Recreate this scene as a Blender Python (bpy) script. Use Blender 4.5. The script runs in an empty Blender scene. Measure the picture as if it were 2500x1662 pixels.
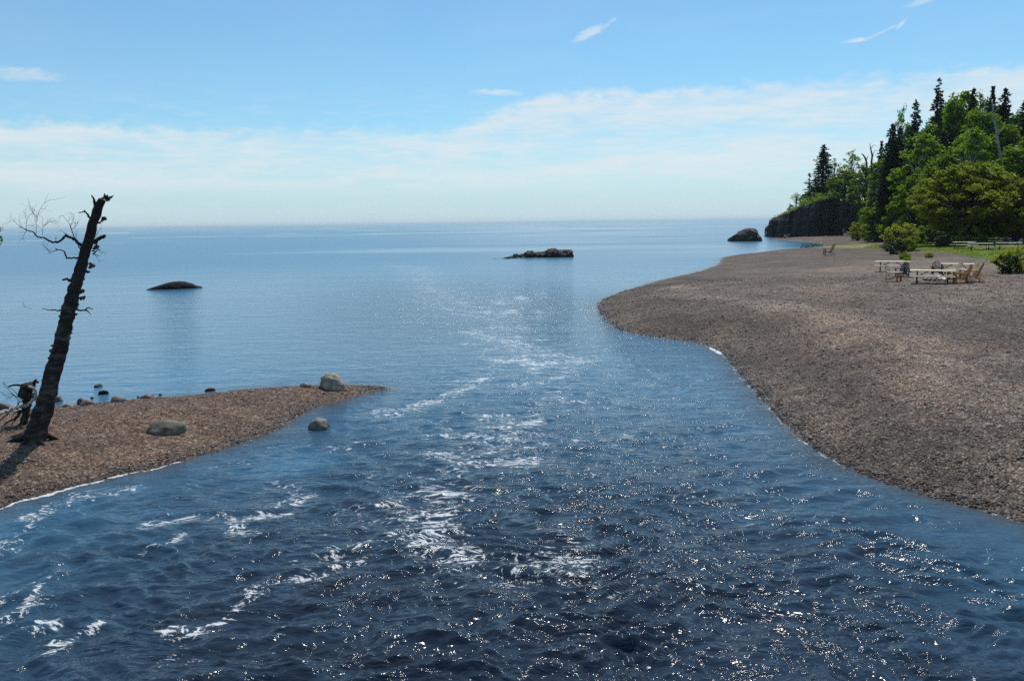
import bpy, bmesh, math, random
import numpy as np
from mathutils import Vector, Matrix, noise as mnoise

# ------------------------------------------------------------------ camera, sky, sun, exposure
scene = bpy.context.scene
COL = scene.collection
CAM_H = 5.2
FPX = 1915.0                      # focal length in pixels of a 2500 px wide frame
PITCH = math.radians(8.506)
ROLL = math.radians(-0.8)
cam_data = bpy.data.cameras.new("camera")
cam = bpy.data.objects.new("camera", cam_data)
COL.objects.link(cam)
cam_data.sensor_width = 36.0
cam_data.lens = 36.0 * FPX / 2500.0
cam_data.clip_start = 0.1
cam_data.clip_end = 120000.0
ROT = Matrix.Rotation(math.pi / 2 - PITCH, 3, 'X') @ Matrix.Rotation(ROLL, 3, 'Z')
cam.matrix_world = Matrix.Translation((0, 0, CAM_H)) @ ROT.to_4x4()
scene.camera = cam

SUN_EL = math.radians(59.0)
SUN_AZ = math.radians(18.0)       # clockwise from +Y (to the right of the view)

world = bpy.data.worlds.new("World")
scene.world = world
world.use_nodes = True


class NT:
    """tiny helper to write node trees"""
    def __init__(self, tree):
        self.t = tree
        self.n = tree.nodes
        self.l = tree.links

    def node(self, typ, **kw):
        nd = self.n.new(typ)
        for k, v in kw.items():
            if k == 'inp':
                for kk, vv in v.items():
                    self.set(nd, kk, vv)
            else:
                setattr(nd, k, v)
        return nd

    def set(self, nd, key, v):
        s = nd.inputs[key]
        if isinstance(v, bpy.types.NodeSocket):
            self.l.new(v, s)
        elif isinstance(v, bpy.types.Node):
            self.l.new(v.outputs[0], s)
        else:
            if isinstance(v, (tuple, list)) and len(v) == 3 and s.type == 'RGBA':
                v = (*v, 1.0)
            s.default_value = v

    def math(self, op, a, b=None, c=None, clamp=False):
        nd = self.n.new('ShaderNodeMath')
        nd.operation = op
        nd.use_clamp = clamp
        for i, v in enumerate((a, b, c)):
            if v is not None:
                self.set(nd, i, v)
        return nd.outputs[0]

    def vmath(self, op, a, b=None):
        nd = self.n.new('ShaderNodeVectorMath')
        nd.operation = op
        self.set(nd, 0, a)
        if b is not None:
            self.set(nd, 1, b)
        return nd.outputs[0]

    def mix(self, fac, a, b, typ='MIX'):
        nd = self.n.new('ShaderNodeMix')
        nd.data_type = 'RGBA'
        nd.blend_type = typ
        self.set(nd, 0, fac)
        self.set(nd, 6, a)
        self.set(nd, 7, b)
        return nd.outputs[2]

    def ss(self, v, lo, hi, to0=0.0, to1=1.0):
        nd = self.n.new('ShaderNodeMapRange')
        nd.interpolation_type = 'SMOOTHSTEP'
        for i, x in enumerate((v, lo, hi, to0, to1)):
            self.set(nd, i, x)
        return nd.outputs[0]

    def noise(self, vec, scale, detail=4.0, rough=0.5, dist=0.0, typ=None, lac=2.0):
        nd = self.n.new('ShaderNodeTexNoise')
        if typ:
            nd.noise_type = typ
        if vec is not None:
            self.set(nd, 'Vector', vec)
        nd.inputs['Scale'].default_value = scale
        nd.inputs['Detail'].default_value = detail
        nd.inputs['Roughness'].default_value = rough
        nd.inputs['Lacunarity'].default_value = lac
        nd.inputs['Distortion'].default_value = dist
        return nd.outputs[0]

    def attr(self, name, typ='GEOMETRY'):
        nd = self.n.new('ShaderNodeAttribute')
        nd.attribute_type = typ
        nd.attribute_name = name
        return nd


w = NT(world.node_tree)
bg = w.n['Background']
sky = w.node('ShaderNodeTexSky', sky_type='NISHITA', sun_disc=False)
sky.sun_elevation = SUN_EL
sky.sun_rotation = SUN_AZ
sky.altitude = 180.0
sky.air_density = 1.0
sky.dust_density = 0.25
sky.ozone_density = 3.0
geo = w.node('ShaderNodeTexCoord')
sep = w.node('ShaderNodeSeparateXYZ')
w.set(sep, 0, geo.outputs['Generated'])
X, Y, Z = sep.outputs[0], sep.outputs[1], sep.outputs[2]
az = w.math('ARCTAN2', X, Y)
el = w.math('ARCSINE', Z)


def cxyz(nt, x, y, z=0.0):
    nd = nt.node('ShaderNodeCombineXYZ')
    nt.set(nd, 0, x)
    nt.set(nd, 1, y)
    nt.set(nd, 2, z)
    return nd.outputs[0]


# the sky: clear cyan blue, paler towards the horizon
sky_col = w.mix(1.0, sky.outputs[0], (0.80, 1.32, 1.44), 'MULTIPLY')
# low haze just over the lake
low = w.ss(el, 0.0, 0.10, 1.0, 0.0)
sky_col = w.mix(w.math('MULTIPLY', low, 0.85), sky_col, (7.1, 8.35, 9.1))
# the streaky bank of thin cloud, up to 6.5 degrees on the left and 9.5 on the right
vb = cxyz(w, w.math('MULTIPLY', az, 6.0), w.math('MULTIPLY', el, 34.0), 3.1)
n1 = w.noise(vb, 1.0, 8.0, 0.62, 0.35)
vb2 = cxyz(w, w.math('MULTIPLY', az, 22.0), w.math('MULTIPLY', el, 130.0), 7.7)
n2 = w.noise(vb2, 1.0, 6.0, 0.62, 0.5)
edge = w.math('ADD', 0.116, w.math('MULTIPLY', w.ss(az, -0.10, 0.06), 0.042))
edge_n = w.noise(cxyz(w, w.math('MULTIPLY', az, 30.0), w.math('MULTIPLY', el, 60.0), 1.0), 1.0, 6.0, 0.6)
edge = w.math('ADD', edge, w.math('MULTIPLY', w.math('SUBTRACT', edge_n, 0.5), 0.045))
top = w.ss(w.math('SUBTRACT', edge, el), -0.005, 0.014)
bottom = w.ss(el, 0.026, 0.060)
streak = w.ss(w.math('ADD', w.math('MULTIPLY', n1, 0.6), w.math('MULTIPLY', n2, 0.4)), 0.36, 0.62)
bank = w.math('MULTIPLY', w.math('MULTIPLY', top, bottom), w.math('ADD', 0.30, w.math('MULTIPLY', streak, 0.64)))
thin = w.math('MULTIPLY', w.ss(n2, 0.45, 0.7), w.math('MULTIPLY', w.math('MULTIPLY', w.ss(el, 0.0, 0.03), w.ss(el, 0.10, 0.20, 1.0, 0.0)), 0.22))
# small single wisps higher up
wn = w.noise(cxyz(w, w.math('MULTIPLY', az, 40.0), w.math('MULTIPLY', el, 130.0), 4.0), 1.0, 6.0, 0.6, 1.0)


def wisp(a0, e0, ra, re, tilt=0.0, thr=0.9):
    da = w.math('SUBTRACT', az, a0)
    de = w.math('SUBTRACT', w.math('SUBTRACT', el, e0), w.math('MULTIPLY', da, tilt))
    q = w.math('ADD', w.math('POWER', w.math('ABSOLUTE', w.math('DIVIDE', da, ra)), 2.0),
               w.math('POWER', w.math('ABSOLUTE', w.math('DIVIDE', de, re)), 2.0))
    q = w.math('ADD', q, w.math('MULTIPLY', w.math('SUBTRACT', wn, 0.5), 3.2))
    return w.ss(q, 1.25, -0.5, 0.0, thr)


wisps = None
for args in ((0.098, 0.2215, 0.022, 0.0065, 0.35, 0.85), (0.124, 0.2330, 0.009, 0.0028, 0.6, 0.7), (0.448, 0.2080, 0.006, 0.0035, 0.9, 0.6),
             (0.405, 0.1950, 0.020, 0.0030, 0.1, 0.8), (0.428, 0.2010, 0.016, 0.0022, 0.35, 0.6),
             (-0.015, 0.1580, 0.034, 0.0045, -0.05, 0.7), (-0.535, 0.160, 0.040, 0.0085, 0.0, 0.55),
             (0.470, 0.2280, 0.024, 0.0040, 0.15, 0.6), (0.010, 0.1360, 0.022, 0.003, 0.0, 0.5)):
    s = wisp(*args)
    wisps = s if wisps is None else w.math('MAXIMUM', wisps, s)
# a faint film of cirrus over everything else
film = w.math('MULTIPLY', w.ss(w.noise(cxyz(w, w.math('MULTIPLY', az, 4.0), w.math('MULTIPLY', el, 9.0), 9.0), 1.0, 7.0, 0.6, 0.8), 0.40, 0.9), 0.10)
cl = w.math('MAXIMUM', w.math('MAXIMUM', bank, thin), w.math('MAXIMUM', wisps, film), clamp=True)
mid_sky = w.ss(el, 0.05, 0.30, 1.0, 0.0)
sky_col = w.mix(w.math('MULTIPLY', mid_sky, 0.22), sky_col, (5.2, 8.0, 9.8))
sky_col = w.mix(0.09, sky_col, (8.4, 9.2, 9.6))
sky_col = w.mix(w.math('MULTIPLY', cl, 0.84), sky_col, (9.1, 9.75, 10.0))
w.set(bg, 'Color', sky_col)
bg.inputs['Strength'].default_value = 0.085

sun_data = bpy.data.lights.new("sun", 'SUN')
sun_data.energy = 4.0
sun_data.angle = math.radians(0.55)
sun_data.color = (1.0, 0.95, 0.87)
sun = bpy.data.objects.new("sun", sun_data)
COL.objects.link(sun)
sdir = Vector((math.sin(SUN_AZ) * math.cos(SUN_EL), math.cos(SUN_AZ) * math.cos(SUN_EL), math.sin(SUN_EL)))
sun.rotation_euler = sdir.to_track_quat('Z', 'Y').to_euler()
sun.location = (0, 0, 60)

scene.view_settings.view_transform = 'Standard'
scene.view_settings.look = 'None'
scene.view_settings.exposure = 0.0
scene.view_settings.gamma = 1.0
scene.render.film_transparent = False
cy = scene.cycles
cy.max_bounces = 6
cy.diffuse_bounces = 3
cy.glossy_bounces = 3
cy.transmission_bounces = 3
cy.transparent_max_bounces = 6
cy.sample_clamp_indirect = 4.0
cy.sample_clamp_direct = 13.0
cy.caustics_reflective = False
cy.caustics_refractive = False
cy.use_denoising = False      # the sun glints on the ripples are smaller than a pixel; a denoiser smears them
try:
    cy.denoiser = 'OPENIMAGEDENOISE'
    cy.denoising_input_passes = 'RGB_ALBEDO_NORMAL'
except Exception:
    pass

RNG = np.random.default_rng(11)
random.seed(5)


# ------------------------------------------------------------------ helpers
def ray(px, py):
    """direction in the world of the view ray through a point of the photograph"""
    return ROT @ Vector(((px - 1250) / FPX, -(py - 831) / FPX, -1.0))


def at_z(px, py, z=0.0):
    d = ray(px, py)
    t = (z - CAM_H) / d.z
    return Vector((d.x * t, d.y * t, z))


def at_r(px, py, r):
    """point at horizontal distance r from the camera"""
    d = ray(px, py)
    t = r / math.hypot(d.x, d.y)
    return Vector((d.x * t, d.y * t, CAM_H + d.z * t))


def tag(o, label=None, cat=None, group=None, kind=None):
    if label:
        o['label'] = label
    if cat:
        o['category'] = cat
    if group:
        o['group'] = group
    if kind:
        o['kind'] = kind
    return o


def np_mesh(name, verts, faces, mats=(), smooth=False, attrs=None, face_attrs=None):
    """verts Nx3; faces Mx3 or Mx4 numpy"""
    me = bpy.data.meshes.new(name)
    verts = np.asarray(verts, dtype=np.float32)
    faces = np.asarray(faces, dtype=np.int32)
    k = faces.shape[1]
    me.vertices.add(len(verts))
    me.vertices.foreach_set('co', verts.ravel())
    me.loops.add(faces.size)
    me.loops.foreach_set('vertex_index', faces.ravel())
    me.polygons.add(len(faces))
    me.polygons.foreach_set('loop_start', np.arange(0, faces.size, k, dtype=np.int32))
    me.update(calc_edges=True)
    if smooth:
        me.polygons.foreach_set('use_smooth', np.ones(len(faces), dtype=bool))
    for m in mats:
        me.materials.append(m)
    for nm, arr in (attrs or {}).items():
        a = me.attributes.new(nm, 'FLOAT', 'POINT')
        a.data.foreach_set('value', np.asarray(arr, dtype=np.float32).ravel())
    for nm, arr in (face_attrs or {}).items():
        a = me.attributes.new(nm, 'FLOAT', 'FACE')
        a.data.foreach_set('value', np.asarray(arr, dtype=np.float32).ravel())
    return me


def link(name, data, parent=None, loc=None):
    o = bpy.data.objects.new(name, data)
    COL.objects.link(o)
    if parent is not None:
        o.parent = parent
    if loc is not None:
        o.location = loc
    return o


def empty(name, loc=(0, 0, 0), rz=0.0):
    o = bpy.data.objects.new(name, None)
    COL.objects.link(o)
    o.empty_display_size = 0.3
    o.location = loc
    o.rotation_euler = (0, 0, rz)
    return o


def copy_tree(o, parent=None):
    c = o.copy()
    COL.objects.link(c)
    if parent is not None:
        c.parent = parent
    for ch in list(o.children):
        copy_tree(ch, c)
    return c


class MB:
    """collects simple shapes into one mesh"""
    def __init__(self):
        self.v = []
        self.f = []

    def add(self, v, f):
        b = len(self.v)
        self.v += [tuple(p) for p in v]
        self.f += [tuple(i + b for i in q) for q in f]

    def box(self, c, s, rot=None, jit=0.0):
        hx, hy, hz = s[0] / 2, s[1] / 2, s[2] / 2
        vs = [Vector((x, y, z)) for x in (-hx, hx) for y in (-hy, hy) for z in (-hz, hz)]
        if rot is not None:
            vs = [rot @ v for v in vs]
        vs = [v + Vector(c) + Vector((random.uniform(-jit, jit), random.uniform(-jit, jit), random.uniform(-jit, jit))) for v in vs]
        self.add(vs, [(0, 1, 3, 2), (4, 6, 7, 5), (0, 4, 5, 1), (2, 3, 7, 6), (0, 2, 6, 4), (1, 5, 7, 3)])

    def bar(self, a, b, wd, th, up=(0, 0, 1)):
        a, b = Vector(a), Vector(b)
        d = (b - a)
        L = d.length
        z = d.normalized()
        x = Vector(up).cross(z)
        if x.length < 1e-4:
            x = Vector((1, 0, 0))
        x.normalize()
        y = z.cross(x)
        rot = Matrix((x, y, z)).transposed()
        self.box((a + b) / 2, (wd, th, L), rot)

    def tube(self, pts, rad, n=6, cap=True, rough=0.0, seed=0):
        pts = [Vector(p) for p in pts]
        rings = []
        prev = None
        for i, p in enumerate(pts):
            if i == 0:
                t = pts[1] - pts[0]
            elif i == len(pts) - 1:
                t = pts[-1] - pts[-2]
            else:
                t = pts[i + 1] - pts[i - 1]
            if t.length < 1e-9:
                t = Vector((0, 0, 1))
            t.normalize()
            if prev is None:
                u = t.orthogonal().normalized()
            else:
                u = (prev - t * prev.dot(t))
                u = u.normalized() if u.length > 1e-6 else t.orthogonal().normalized()
            prev = u
            v = t.cross(u)
            r = rad[i] if isinstance(rad, (list, tuple)) else rad
            ring = []
            for k in range(n):
                a = 2 * math.pi * k / n
                q = u * math.cos(a) + v * math.sin(a)
                rr = r
                if rough:
                    rr *= 1 + rough * mnoise.noise(Vector((p.x * 9 + q.x * 1.7 + seed, p.y * 9 + q.y * 1.7, p.z * 7 + q.z * 1.7)))
                ring.append(p + q * rr)
            rings.append(ring)
        v = [q for r_ in rings for q in r_]
        f = []
        for i in range(len(pts) - 1):
            for k in range(n):
                k2 = (k + 1) % n
                f.append((i * n + k, i * n + k2, (i + 1) * n + k2, (i + 1) * n + k))
        if cap:
            f.append(tuple(range(n - 1, -1, -1)))
            f.append(tuple((len(pts) - 1) * n + k for k in range(n)))
        self.add(v, f)

    def mesh(self, name, mat, smooth=False):
        me = bpy.data.meshes.new(name)
        me.from_pydata(self.v, [], self.f)
        if mat:
            me.materials.append(mat)
        if smooth:
            me.polygons.foreach_set('use_smooth', [True] * len(me.polygons))
        me.update()
        return me

    def build(self, name, mat, parent=None, smooth=False, loc=None):
        return link(name, self.mesh(name, mat, smooth), parent, loc)


# numpy gradient noise
def pnoise(x, y, seed=0):
    xi = np.floor(x).astype(np.int64)
    yi = np.floor(y).astype(np.int64)
    xf = x - xi
    yf = y - yi

    def g(ix, iy):
        h = (ix * 374761393 + iy * 668265263 + seed * 974634777) & 0xffffffff
        h = ((h ^ (h >> 13)) * 1274126177) & 0xffffffff
        h = h ^ (h >> 16)
        return h.astype(np.float64) * (2 * np.pi / 4294967296.0)
    u = xf * xf * xf * (xf * (xf * 6 - 15) + 10)
    v = yf * yf * yf * (yf * (yf * 6 - 15) + 10)

    def d(ix, iy, fx, fy):
        a = g(ix, iy)
        return np.cos(a) * fx + np.sin(a) * fy
    n00 = d(xi, yi, xf, yf)
    n10 = d(xi + 1, yi, xf - 1, yf)
    n01 = d(xi, yi + 1, xf, yf - 1)
    n11 = d(xi + 1, yi + 1, xf - 1, yf - 1)
    return ((n00 * (1 - u) + n10 * u) * (1 - v) + (n01 * (1 - u) + n11 * u) * v) * 1.5


def fbm(x, y, seed=0, octv=4, gain=0.5):
    s = 0
    a = 1.0
    for o in range(octv):
        s = s + a * pnoise(x * 2 ** o + 13.7 * o, y * 2 ** o - 7.1 * o, seed + o)
        a *= gain
    return s


def sstep(x, a, b):
    t = np.clip((x - a) / (b - a), 0, 1)
    return t * t * (3 - 2 * t)


def poly_sd(x, y, poly):
    """signed distance (+ inside) to a closed polygon"""
    P = np.array(poly)
    best = np.full(x.shape, 1e18)
    inside = np.zeros(x.shape, bool)
    n = len(P)
    for i in range(n):
        ax, ay = P[i]
        bx, by = P[(i + 1) % n]
        dx, dy = bx - ax, by - ay
        t = np.clip(((x - ax) * dx + (y - ay) * dy) / (dx * dx + dy * dy + 1e-12), 0, 1)
        best = np.minimum(best, (x - ax - t * dx) ** 2 + (y - ay - t * dy) ** 2)
        if ay != by:
            c = ((ay > y) != (by > y)) & (x < (bx - ax) * (y - ay) / (by - ay) + ax)
            inside ^= c
    d = np.sqrt(best)
    return np.where(inside, d, -d)


def line_d(x, y, pts):
    best = np.full(x.shape, 1e18)
    for (ax, ay), (bx, by) in zip(pts[:-1], pts[1:]):
        dx, dy = bx - ax, by - ay
        t = np.clip(((x - ax) * dx + (y - ay) * dy) / (dx * dx + dy * dy + 1e-12), 0, 1)
        best = np.minimum(best, (x - ax - t * dx) ** 2 + (y - ay - t * dy) ** 2)
    return np.sqrt(best)


def smooth_poly(pts, it=2):
    """Chaikin on an open line"""
    for _ in range(it):
        o = [pts[0]]
        for a, b in zip(pts[:-1], pts[1:]):
            o.append((a[0] * .75 + b[0] * .25, a[1] * .75 + b[1] * .25))
            o.append((a[0] * .25 + b[0] * .75, a[1] * .25 + b[1] * .75))
        o.append(pts[-1])
        pts = o
    return pts


# ------------------------------------------------------------------ the lie of the land
RIVER_SIDE = [(15, -60), (14, 0), (11.2, 6), (8.9, 12.6), (8.3, 13.5), (7.6, 14.4), (7.15, 15.4), (6.9, 16.8), (6.85, 17.9), (6.95, 19.2),
              (7.1, 20.5), (7.3, 22.7), (7.5, 24.6), (7.75, 26.4), (8.05, 28.5), (8.35, 31.5), (7.9, 33.6), (6.4, 35.3), (5.3, 37.2),
              (5.0, 40.2), (5.1, 46.0), (5.5, 50.5)]
LAKE_SIDE = [(5.5, 50.5), (6.6, 54.4), (9.4, 61.5), (13.8, 71), (19.0, 80), (25.0, 94), (28.6, 108), (33.2, 118), (37.4, 122.5), (44.4, 134),
             (47.9, 137.2), (52.7, 142), (56, 146), (60.2, 152), (65.5, 166), (68, 183), (66, 190), (65.0, 200.4), (70, 213), (78.4, 227),
             (84, 245), (90, 262), (110, 285), (150, 300), (420, 330), (700, 340)]
SR = smooth_poly(RIVER_SIDE, 1)
SL = smooth_poly(LAKE_SIDE, 1)
LAND_R = SR + SL[1:] + [(700, -60)]
LEFT_RIVER = [(-15, -60), (-13, 0), (-10.9, 9), (-9.8, 14.4), (-9.3, 14.95), (-8.9, 15.6), (-8.3, 16.2), (-7.7, 16.8), (-7.3, 17.5),
              (-6.75, 18.2), (-6.3, 19.1), (-6.1, 19.7), (-6.0, 21.3), (-5.6, 22.4), (-5.0, 23.2), (-4.5, 24.1), (-3.95, 24.75)]
LEFT_LAKE = [(-3.95, 24.75), (-4.7, 25.15), (-6.1, 25.25), (-7.7, 25.1), (-8.7, 24.8), (-9.6, 24.2), (-10.2, 23.8), (-11.4, 23.6),
             (-12.2, 23.2), (-12.9, 22.8), (-13.6, 22.6), (-14.2, 22.3), (-15, 22.0), (-24, 21), (-60, 28), (-400, 60)]
LAND_L = smooth_poly(LEFT_RIVER, 1) + smooth_poly(LEFT_LAKE, 1)[1:] + [(-400, -60)]
HILL = [(96, 240), (93, 205), (92, 178), (80, 152), (79, 139), (92, 132), (122, 128), (160, 112), (700, 60), (700, 330), (150, 285), (110, 268)]


CREST = [(9.2, 3), (10.3, 12.5), (11.0, 18.5), (12.6, 25), (13.4, 31), (13.0, 37), (12.0, 42), (11.0, 48), (12.0, 56)]


def terrain(x, y):
    x = np.asarray(x, float)
    y = np.asarray(y, float)
    dr = poly_sd(x, y, LAND_R)
    dl = poly_sd(x, y, LAND_L)
    wob = 0.22 * fbm(x * 0.45, y * 0.45, 3, 3)
    rag = 0.075 * fbm(x * 1.9, y * 1.9, 201, 3) + 0.03 * pnoise(x * 8.1, y * 8.1, 207)
    dr = dr + rag
    dl = dl + rag
    d1 = line_d(x, y, SR)
    d2 = line_d(x, y, SL)
    rr = np.hypot(x, y)
    dc = line_d(x, y, CREST) + 1.5 * wob
    p1 = 1.22 * (1 - np.exp(-(np.maximum(d1 + wob, 0) / 3.6) ** 1.25)) + 0.30 * np.exp(-np.abs(dc / 1.5) ** 1.5) * sstep(d1, 0.3, 2.0) \
        - 0.10 * np.exp(-((d1 + 3 * wob - 10.5) / 2.2) ** 2) + 0.12 * np.exp(-((d1 + 3 * wob - 15.5) / 2.0) ** 2)
    tau = 7 + 0.045 * rr
    p2 = 1.45 * (1 - np.exp(-np.maximum(d2 + wob, 0) / tau))
    k = 0.14
    h = -k * np.log(np.exp(-p1 / k) + np.exp(-p2 / k))
    h = np.maximum(h, np.minimum(p1, p2) * 0.4)
    dmin = np.minimum(d1, d2)
    h = h + 0.72 * sstep(dmin, 12, 42) + 0.35 * sstep(dmin, 45, 110)
    h = h + (0.05 * fbm(x * 0.22, y * 0.22, 8, 3) + 0.025 * fbm(x * 1.1, y * 1.1, 5, 3)) * sstep(dmin, 0.4, 5)
    dh = poly_sd(x, y, HILL)
    h = h + 11.0 * sstep(dh, -2, 30) * (1 - 0.45 * sstep(rr, 200, 240))
    zr = np.where(dr > 0, h, np.maximum(dr * 0.16, -2.5))
    # left spit
    hl = 0.52 * (1 - np.exp(-np.maximum(dl + 0.5 * wob, 0) / 1.9)) + 0.03 * fbm(x * 0.9, y * 0.9, 21, 3) * sstep(dl, 0.1, 2)
    hl = hl + 0.5 * sstep(dl, 4, 14)
    zl = np.where(dl > 0, hl, np.maximum(dl * 0.16, -2.5))
    return np.maximum(zr, zl), dr, dl


def gz(x, y):
    return float(terrain(np.array([x]), np.array([y]))[0][0])


def hit(px, py):
    """where the view ray through a point of the photograph meets the ground"""
    d = ray(px, py)
    t = np.geomspace(6, 900, 3000) / math.hypot(d.x, d.y)
    z, _, _ = terrain(d.x * t, d.y * t)
    z = np.maximum(z, 0)
    below = np.nonzero(CAM_H + d.z * t <= z)[0]
    i = below[0] if len(below) else len(t) - 1
    return Vector((d.x * t[i], d.y * t[i], float(z[i])))


# ------------------------------------------------------------------ materials
def new_mat(name):
    m = bpy.data.materials.new(name)
    m.use_nodes = True
    nt = NT(m.node_tree)
    return m, nt, nt.n['Principled BSDF'], nt.n['Material Output']


def simple_mat(name, col, rough=0.7, var=0.25, scale=6.0, bump=0.3, col2=None, spec=0.3, stretch=None, bdist=0.02):
    m, t, b, out = new_mat(name)
    tc = t.node('ShaderNodeTexCoord').outputs['Object']
    v = tc
    if stretch:
        mp = t.node('ShaderNodeMapping')
        t.set(mp, 'Vector', tc)
        mp.inputs['Scale'].default_value = stretch
        v = mp.outputs[0]
    n = t.noise(v, scale, 6.0, 0.65)
    c2 = col2 or tuple(c * (1 - var) for c in col)
    c1 = tuple(min(1, c * (1 + var)) for c in col)
    t.set(b, 'Base Color', t.mix(t.ss(n, 0.35, 0.65), c2, c1))
    b.inputs['Roughness'].default_value = rough
    b.inputs['Specular IOR Level'].default_value = spec
    if bump:
        bp = t.node('ShaderNodeBump')
        bp.inputs['Strength'].default_value = bump
        bp.inputs['Distance'].default_value = bdist
        t.set(bp, 'Height', n)
        t.set(b, 'Normal', bp.outputs[0])
    return m


def leaf_mat(name, ca, cb, trans=0.35, rough=0.5):
    m, t, b, out = new_mat(name)
    a = t.attr('rnd')
    inf = t.node('ShaderNodeObjectInfo')
    c = t.mix(a.outputs['Fac'], ca, cb)
    hs = t.node('ShaderNodeHueSaturation')
    t.set(hs, 'Hue', t.math('ADD', 0.485, t.math('MULTIPLY', inf.outputs['Random'], 0.03)))
    t.set(hs, 'Value', t.math('ADD', 0.75, t.math('MULTIPLY', inf.outputs['Random'], 0.5)))
    t.set(hs, 'Color', c)
    t.set(b, 'Base Color', hs.outputs[0])
    b.inputs['Roughness'].default_value = rough
    b.inputs['Specular IOR Level'].default_value = 0.12
    tr = t.node('ShaderNodeBsdfTranslucent')
    t.set(tr, 'Color', t.mix(0.55, hs.outputs[0], (ca[0] * 3.2, ca[1] * 3.0, ca[2] * 1.2)))
    mx = t.node('ShaderNodeMixShader')
    mx.inputs[0].default_value = trans
    t.set(mx, 1, b.outputs[0])
    t.set(mx, 2, tr.outputs[0])
    t.set(out, 'Surface', mx.outputs[0])
    return m


M = {}
M['spruce'] = leaf_mat('spruce_needles', (0.016, 0.036, 0.014), (0.040, 0.072, 0.020), 0.16)
M['birch'] = leaf_mat('birch_leaves', (0.068, 0.125, 0.009), (0.185, 0.245, 0.017), 0.50)
M['maple'] = leaf_mat('maple_leaves', (0.095, 0.135, 0.010), (0.23, 0.25, 0.022), 0.48)
M['bush'] = leaf_mat('bush_leaves', (0.14, 0.18, 0.014), (0.30, 0.29, 0.030), 0.48)
M['dkbush'] = leaf_mat('juniper_leaves', (0.016, 0.035, 0.008), (0.045, 0.075, 0.012), 0.2)
M['grass'] = leaf_mat('grass_blades', (0.09, 0.15, 0.014), (0.22, 0.25, 0.035), 0.40)
M['bark'] = simple_mat('dark_bark', (0.030, 0.026, 0.022), 0.9, 0.4, 9, 0.6)
M['birchbark'] = simple_mat('pale_birch_bark', (0.42, 0.42, 0.40), 0.8, 0.15, 2.2, 0.3, col2=(0.09, 0.085, 0.08), stretch=(1, 1, 2.5))
M['greywood'] = simple_mat('weathered_wood', (0.58, 0.49, 0.35), 0.75, 0.12, 5, 0.3, stretch=(1, 6, 6))
M['cream'] = simple_mat('cream_plank', (0.72, 0.63, 0.44), 0.55, 0.10, 4, 0.2, stretch=(1, 8, 8), spec=0.5)
M['orange'] = simple_mat('orange_stained_wood', (0.34, 0.15, 0.05), 0.6, 0.25, 5, 0.2, stretch=(1, 1, 5))
M['bluepaint'] = simple_mat('navy_paint', (0.014, 0.026, 0.062), 0.6, 0.2, 5, 0.1, spec=0.2)
M['greypaint'] = simple_mat('blue_grey_paint', (0.14, 0.18, 0.24), 0.5, 0.2, 5, 0.1)
M['metal'] = simple_mat('dark_steel_frame', (0.018, 0.020, 0.020), 0.55, 0.3, 8, 0.1, spec=0.5)
M['driftwood'] = simple_mat('driftwood', (0.36, 0.33, 0.28), 0.85, 0.25, 5, 0.5, stretch=(1, 3, 3))
M['skin'] = simple_mat('skin', (0.42, 0.26, 0.19), 0.6, 0.05, 5, 0)


# ---- rock materials
def rock_mat(name, c1, c2, c3, scale=1.2, rough=0.8, bump=0.7, bdist=0.08, wet=None, spec=0.3):
    m, t, b, out = new_mat(name)
    tc = t.node('ShaderNodeTexCoord').outputs['Object']
    n = t.noise(tc, scale, 9.0, 0.65, 0.4)
    n2 = t.noise(tc, scale * 5.3, 6.0, 0.7)
    vo = t.node('ShaderNodeTexVoronoi', feature='DISTANCE_TO_EDGE')
    t.set(vo, 'Vector', t.vmath('ADD', tc, t.vmath('MULTIPLY', cxyz(t, n, n2, n), (0.5, 0.5, 0.5))))
    vo.inputs['Scale'].default_value = scale * 1.1
    crack = t.ss(vo.outputs['Distance'], 0.0, 0.04)
    c = t.mix(t.ss(n, 0.38, 0.62), c1, c2)
    c = t.mix(t.ss(n2, 0.52, 0.72), c, c3)
    c = t.mix(t.math('MULTIPLY', t.math('SUBTRACT', 1.0, crack), 0.55), c, tuple(x * 0.35 for x in c1))
    r_ = rough
    if wet is not None:                       # dark wet band by the water line
        pz = t.node('ShaderNodeNewGeometry').outputs['Position']
        sp = t.node('ShaderNodeSeparateXYZ')
        t.set(sp, 0, pz)
        wz = t.ss(t.math('ADD', sp.outputs[2], t.math('MULTIPLY', n2, wet * 0.6)), wet * 0.6, wet * 1.3, 1.0, 0.0)
        c = t.mix(t.math('MULTIPLY', wz, 0.7), c, tuple(x * 0.3 for x in c1))
        t.set(b, 'Roughness', t.math('SUBTRACT', rough, t.math('MULTIPLY', wz, max(0.0, rough - 0.55))))
    else:
        b.inputs['Roughness'].default_value = rough
    t.set(b, 'Base Color', c)
    b.inputs['Specular IOR Level'].default_value = spec
    h = t.math('ADD', t.math('MULTIPLY', n, 1.0), t.math('ADD', t.math('MULTIPLY', n2, 0.35), t.math('MULTIPLY', crack, 0.15)))
    bp = t.node('ShaderNodeBump')
    bp.inputs['Strength'].default_value = bump
    bp.inputs['Distance'].default_value = bdist
    t.set(bp, 'Height', h)
    t.set(b, 'Normal', bp.outputs[0])
    return m


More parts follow.
